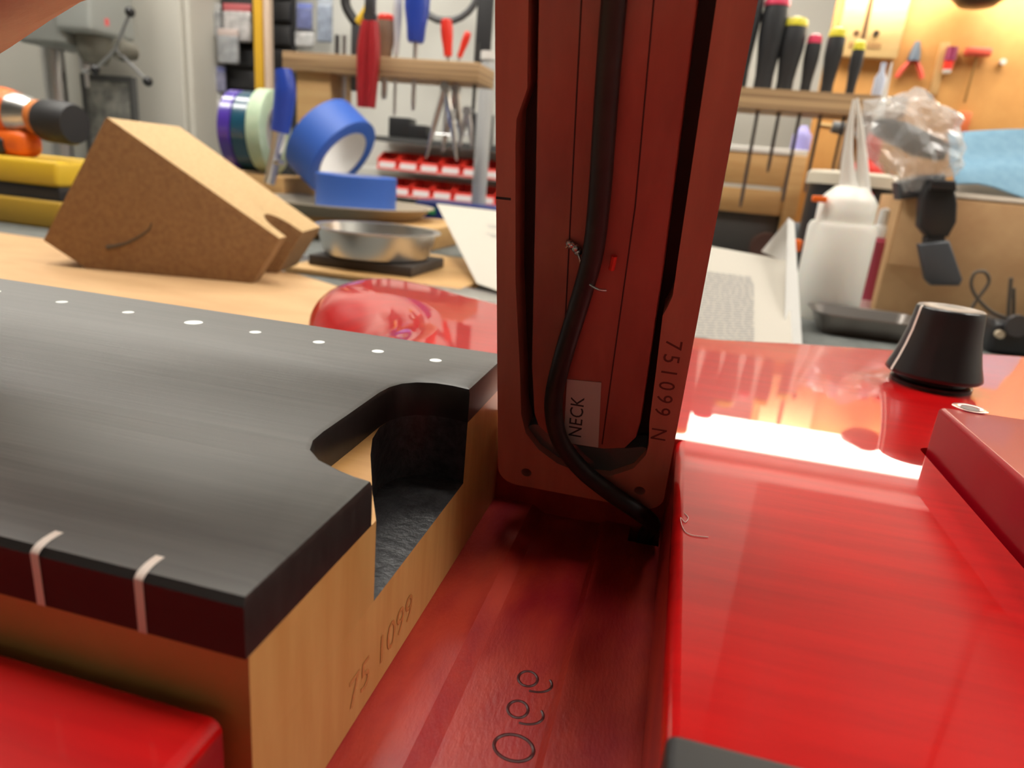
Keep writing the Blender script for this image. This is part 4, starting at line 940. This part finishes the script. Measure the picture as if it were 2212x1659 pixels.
# white squeeze bottle with twin nozzles
q = P(1785, 700, z=ZB); YQ = q.y + 3.2; xq = px(1795, 600, YQ).x; scq = 1467 / ((px(1795, 600, YQ) - CAM).dot(R2)); rq = 68 / scq
zs = [px(1800, v, YQ).z for v in (480, 440, 425, 335)]
t = thing('squeeze_bottle', 'white plastic squeeze bottle with two thin nozzles', 'bottle', (xq, YQ, ZB))
obj('bottle', mk(lathe, [(0, ZB), (rq * .94, ZB), (rq, ZB + .5), (rq, zs[0] - .4), (rq * .93, zs[0]), (0, zs[0])], (xq, YQ, 0), Z, 36), WHITEP, t)
obj('collar', mk(lathe, [(0, zs[0]), (rq * .84, zs[0]), (rq * .84, zs[1] + .2), (rq * .7, zs[2] + .2), (rq * .45, zs[2] + .9), (0, zs[2] + .9)], (xq, YQ, 0), Z, 36), WHITEP, t)
n0 = V((xq - .1, YQ, zs[2] + .3)); NZ = M('milky_nozzle', (.82, .80, .75), .3, alpha=.88)
e1_ = px(1845, 215, YQ); obj('nozzle', tube(NB(), [n0, n0 * .55 + e1_ * .45 + X * -.25, V((e1_.x, YQ, e1_.z))], [.85, .38, .10], 12, 4), NZ, t)
n2 = n0 + X * 1.1; e2_ = px(1850, 212, YQ + .4); obj('nozzle', tube(NB(), [n2 - Z * .2, n2 * .5 + e2_ * .5 + X * .15, V((e2_.x + .05, YQ + .4, e2_.z))], [.7, .34, .09], 12, 4), NZ, t)
obj('orange_tab', mk(obox, px(1770, 430, YQ - rq * .55), (X, Y, Z), (.55, .4, .25), .1), ORANGE, t)
tag(obj('orange_clip', mk(obox, px(1722, 530, YQ + 1), (X, Y, Z), (.3, .5, .5), .1), ORANGE), 'tiny orange clip between the paper and the white bottle', 'clip')
# dark red bottle with white nozzle
q = P(1870, 668, z=ZB); YRB = q.y + 2.5; xb_ = px(1868, 640, YRB).x; scr = 1467 / ((px(1868, 600, YRB) - CAM).dot(R2)); rb_ = 34 / scr
zr = [px(1880, v, YRB).z for v in (640, 510, 490, 445)]
t = thing('glue_bottle', 'small dark red bottle with white tip beside the white bottle', 'bottle', (xb_, YRB, ZB))
obj('bottle', mk(lathe, [(0, ZB), (rb_ * 1.25, ZB), (rb_ * 1.1, zr[0]), (rb_, zr[1] - .4), (rb_ * .75, zr[1]), (0, zr[1])], (xb_, YRB, 0), Z, 24), M('wine_plastic', (.40, .05, .09), .3), t)
obj('base_band', mk(lathe, [(rb_ * 1.0, ZB + .05), (rb_ * 1.28, ZB + .05), (rb_ * 1.16, zr[0] - .2), (rb_ * .9, zr[0] - .2)], (xb_, YRB, 0), Z, 24, close=True), M('pink_base', (.62, .36, .36), .5), t)
obj('tip', mk(lathe, [(0, zr[1]), (rb_ * .72, zr[1]), (rb_ * .6, zr[2]), (rb_ * .38, zr[2] + .3), (rb_ * .32, zr[3] - .2), (0, zr[3])], (xb_, YRB, 0), Z, 20), PAPERW, t)
# metal tray
q = P(1850, 728, z=ZB + .1); YTR = q.y + 2
xa, xb = px(1752, 700, YTR).x, px(1985, 700, YTR).x
bm = rounded(rrect(xa, xb, YTR - 2.5, YTR + 2.8, 1.2, 5), 0, ZB + .25, ZB + .02)
pl = rrect(xa, xb, YTR - 2.5, YTR + 2.8, 1.2, 5)
bm2 = NB(); n = len(pl)
rg = [[bm2.verts.new((p[0], p[1], z_)) for p in inset(pl, d_)] for d_, z_ in ((.7, ZB + .02), (0, ZB + 1.5), (-.25, ZB + 1.55), (-.25, ZB + 1.65), (.1, ZB + 1.6), (.8, ZB + .2))]
for A, B in zip(rg, rg[1:]):
    for j in range(n): bm2.faces.new((A[j], A[(j + 1) % n], B[(j + 1) % n], B[j]))
bm2.faces.new(rg[0][::-1]); bm2.faces.new(rg[-1]); bm.free()
tag(obj('metal_tray', bm2, M('dull_steel', (.30, .27, .25), .35, metal=.9)), 'shallow rectangular steel tray in front of the white bottle', 'tray')
# small wood offcut and pale clutter under the drawers
q = P(1640, 528, z=ZB); tag(obj('wood_offcut', mk(box, q.x - 3.2, q.x + 3.2, q.y, q.y + 4, ZB, ZB + 3.0, .2), M('pink_wood', (.55, .38, .27), .6)), 'pinkish wood offcut on the bench behind the printed sheet', 'offcut')
q = P(1580, 530, z=ZB); tag(obj('wood_offcut', mk(box, q.x - 3.5, q.x + 3.2, q.y + 1, q.y + 5, ZB, ZB + 1.4, .15), M('pale_wood', (.66, .50, .38), .6)), 'low pale wood offcut beside the pinkish offcut', 'offcut')
q = px(1665, 490, 104); tag(obj('reel', mk(lathe, [(0, 0), (2.2, 0), (2.2, .5), (1.2, .6), (1.2, 2.0), (2.2, 2.1), (2.2, 2.6), (0, 2.6)], (q.x, 104, ZB + 2.2), Y, 24), M('reel_brown', (.10, .05, .04), .5)), 'small dark reel stood on edge under the drawer box', 'reel')

# cardboard box, blue cloth, bag, clamp
q = P(2060, 715, z=ZB); YX = q.y + 6
xa = px(1915, 560, YX).x; xb = xa + 30; zt_ = px(2050, 430, YX).z
t = thing('cardboard_box', 'open brown cardboard box behind the control knob', 'box', (xa + 10, YX + 6, ZB))
obj('front_wall', mk(box, xa, xb, YX, YX + .4, ZB, zt_, .05), CARD, t)
obj('side_wall', mk(box, xa, xa + .4, YX + .42, YX + 7, ZB, zt_, .05), CARD, t)
obj('back_wall', mk(box, xa, xb, YX + 7, YX + 7.4, ZB, zt_, .05), CARD, t)
obj('side_wall', mk(box, xb - .4, xb, YX + .42, YX + 7, ZB, zt_, .05), CARD, t)
obj('flap', mk(obox, (xa + 16, YX + 1.9, zt_ + .75), (X, V((0, .94, .34)), V((0, -.34, .94))), (13.5, 1.9, .15), .05), M('grey_card', (.36, .30, .24), .8), t)
fa = px(1918, 445, YX - 2.2)
obj('corner_flap', mk(obox, (xa + 1.6, YX - 1.2, (zt_ + ZB) / 2 + 2.3), (V((.82, -.57, 0)), V((.57, .82, 0)), Z), (1.8, .15, (zt_ - ZB) / 2 - 2.3), .05), CARD, t)
def cloth(a_, b_): return .35 * math.sin(a_ * 7) * b_ + .25 * math.sin(b_ * 9 + a_ * 3)
t = thing('blue_cloth', 'light blue shop cloth draped over the cardboard box', 'cloth', (xa + 18, YX + 8, zt_))
bm = NB(); NXc = 16; cA = [px(2045, 290, YX + 7), px(2330, 285, YX + 7), px(2330, 425, YX + 1.0), px(2060, 402, YX + 1.0)]
gr = []
for s_ in (0, 1):
    for j in range(NXc + 1):
        for i in range(NXc + 1):
            a_, b_ = i / NXc, j / NXc
            p = (cA[0] * (1 - a_) + cA[1] * a_) * (1 - b_) + (cA[3] * (1 - a_) + cA[2] * a_) * b_
            gr.append(p + V((0, 0, cloth(a_, b_) + s_ * .12)))
n1 = (NXc + 1) ** 2; fs_ = [(s_ * n1 + j * (NXc + 1) + i, s_ * n1 + j * (NXc + 1) + i + 1, s_ * n1 + (j + 1) * (NXc + 1) + i + 1, s_ * n1 + (j + 1) * (NXc + 1) + i) for s_ in (0, 1) for j in range(NXc) for i in range(NXc)]
addmesh(bm, gr, fs_); obj('fabric', bm, M('blue_fabric', (.17, .32, .44), .85, var=1.2, col2=(.21, .37, .49)), t, angle=180)
# black phone clamp standing in front of the box, with a bagged camera part above it
YM = YX - 4.6
t = thing('phone_clamp', 'black folding phone clamp hung on the front of the cardboard box', 'clamp', px(2030, 610, YM))
scm = 1467 / ((px(2025, 500, YM) - CAM).dot(R2))
def pxbox(name, pts_, y, th, m_, par, r=.25):
    """plate outlined by pixels at distance y, thickness th"""
    pl_ = [px(u, v, y) for u, v in pts_]; poly = [(p.x, p.z) for p in pl_]
    ar = sum(poly[i - 1][0] * poly[i][1] - poly[i][0] * poly[i - 1][1] for i in range(len(poly)))
    if ar < 0: poly = poly[::-1]
    return obj(name, rounded(poly, r, 0, -th, fr=(V((0, y, 0)), X, Z, -Y), seg=3), m_, par, angle=50)
pxbox('clamp_body', [(2005, 400), (2062, 398), (2070, 440), (2068, 480), (2050, 512), (2008, 515), (1988, 490), (1992, 430)], YM, 1.4, BLACKP, t)
pxbox('hinge', [(2000, 512), (2042, 510), (2046, 535), (1998, 538)], YM + .1, 1.0, BLACKR, t, .15)
pxbox('rest_plate', [(1985, 528), (2052, 520), (2081, 604), (2074, 618), (2012, 617), (2000, 604)], YM - .1, .8, M('slate_plastic', (.07, .075, .085), .35), t, .2)
pxbox('top_jaw', [(2012, 388), (2066, 390), (2068, 412), (2010, 410)], YM - .4, 1.6, BLACKP, t, .15)
pxbox('ball_mount', [(1940, 395), (1985, 378), (2045, 375), (2048, 400), (2000, 425), (1945, 432)], YM + 2.2, 2.0, M('slate_plastic', (.07, .075, .085), .35), t, .4)
t = thing('bagged_part', 'dark camera part wrapped in a shiny clear plastic bag', 'bag', px(1980, 390, YM + 2))
pc = px(1978, 300, YM + 3)
pxbox('dark_part', [(1905, 255), (1960, 262), (2058, 312), (2042, 345), (1990, 335), (1895, 285)], YM + 3.5, 2.4, M('slate', (.12, .13, .14), .5), t, .3)
bm = NB(); bmesh.ops.create_icosphere(bm, subdivisions=4, radius=1)
random.seed(3)
from mathutils import noise
sb = 1467 / ((pc - CAM).dot(R2))
for v in bm.verts:
    d_ = v.co.normalized(); k_ = .98 + .26 * noise.noise(d_ * 1.9) + .20 * abs(noise.noise(d_ * 4.1 + V((3, 1, 2)))) + .07 * abs(noise.noise(d_ * 9.0))
    e_ = V((d_.x * 104 / sb, d_.y * 3.4, d_.z * 84 / sb)) * k_
    e_ = V((e_.x + .0, e_.y, e_.z - e_.x * .28))
    if d_.z < -.45: e_.x = e_.x * (1 - (-.45 - d_.z) * .9) + .6 * (-.45 - d_.z); e_.z -= (-.45 - d_.z) * 1.2
    v.co = V((pc.x, pc.y + .6, pc.z - .1)) + e_
obj('plastic_bag', bm, CLEARB, t, angle=9)
# wire loop and black gadget on the bench behind the knob
q = P(2165, 765, z=ZB); YE = q.y + 1
t = thing('wired_gadget', 'small black gadget with a looping thin wire behind the knob', 'gadget', (px(2165, 740, YE).x, YE, ZB))
xe = px(2170, 720, YE).x; zt_ = px(2170, 690, YE).z
obj('case', mk(box, px(2118, 740, YE).x, px(2300, 740, YE).x, YE - 1.5, YE + 3, ZB, zt_, .5, 3), BLACKP, t)
obj('button', mk(lathe, [(0, 0), (.3, 0), (.3, .4), (0, .4)], px(2162, 723, YE - 1.8), Y, 10), M('button_tan', (.6, .5, .36), .4), t)
obj('lens', mk(lathe, [(0, 0), (.8, 0), (.8, .5), (.5, .5), (0, .3)], px(2200, 705, YE - 1.9), Y, 16), DSTEEL, t)
obj('wire', tube(NB(), [px(u, v, YE + .5) for u, v in ((2095, 672), (2112, 645), (2136, 610), (2128, 588), (2106, 590), (2098, 615), (2112, 645), (2145, 675), (2190, 690))], .13, 8, 5), M('wire_dark', (.10, .08, .06), .5), t)
obj('wire', tube(NB(), [px(u, v, YE + .5) for u, v in ((2178, 690), (2180, 650), (2184, 600))], .15, 8, 4), M('wire_dark', (.10, .08, .06), .5), t)
obj('wire', tube(NB(), [px(u, v, YE + .7) for u, v in ((2188, 692), (2190, 660), (2190, 622))], .13, 8, 4), M('wire_dark', (.10, .08, .06), .5), t)
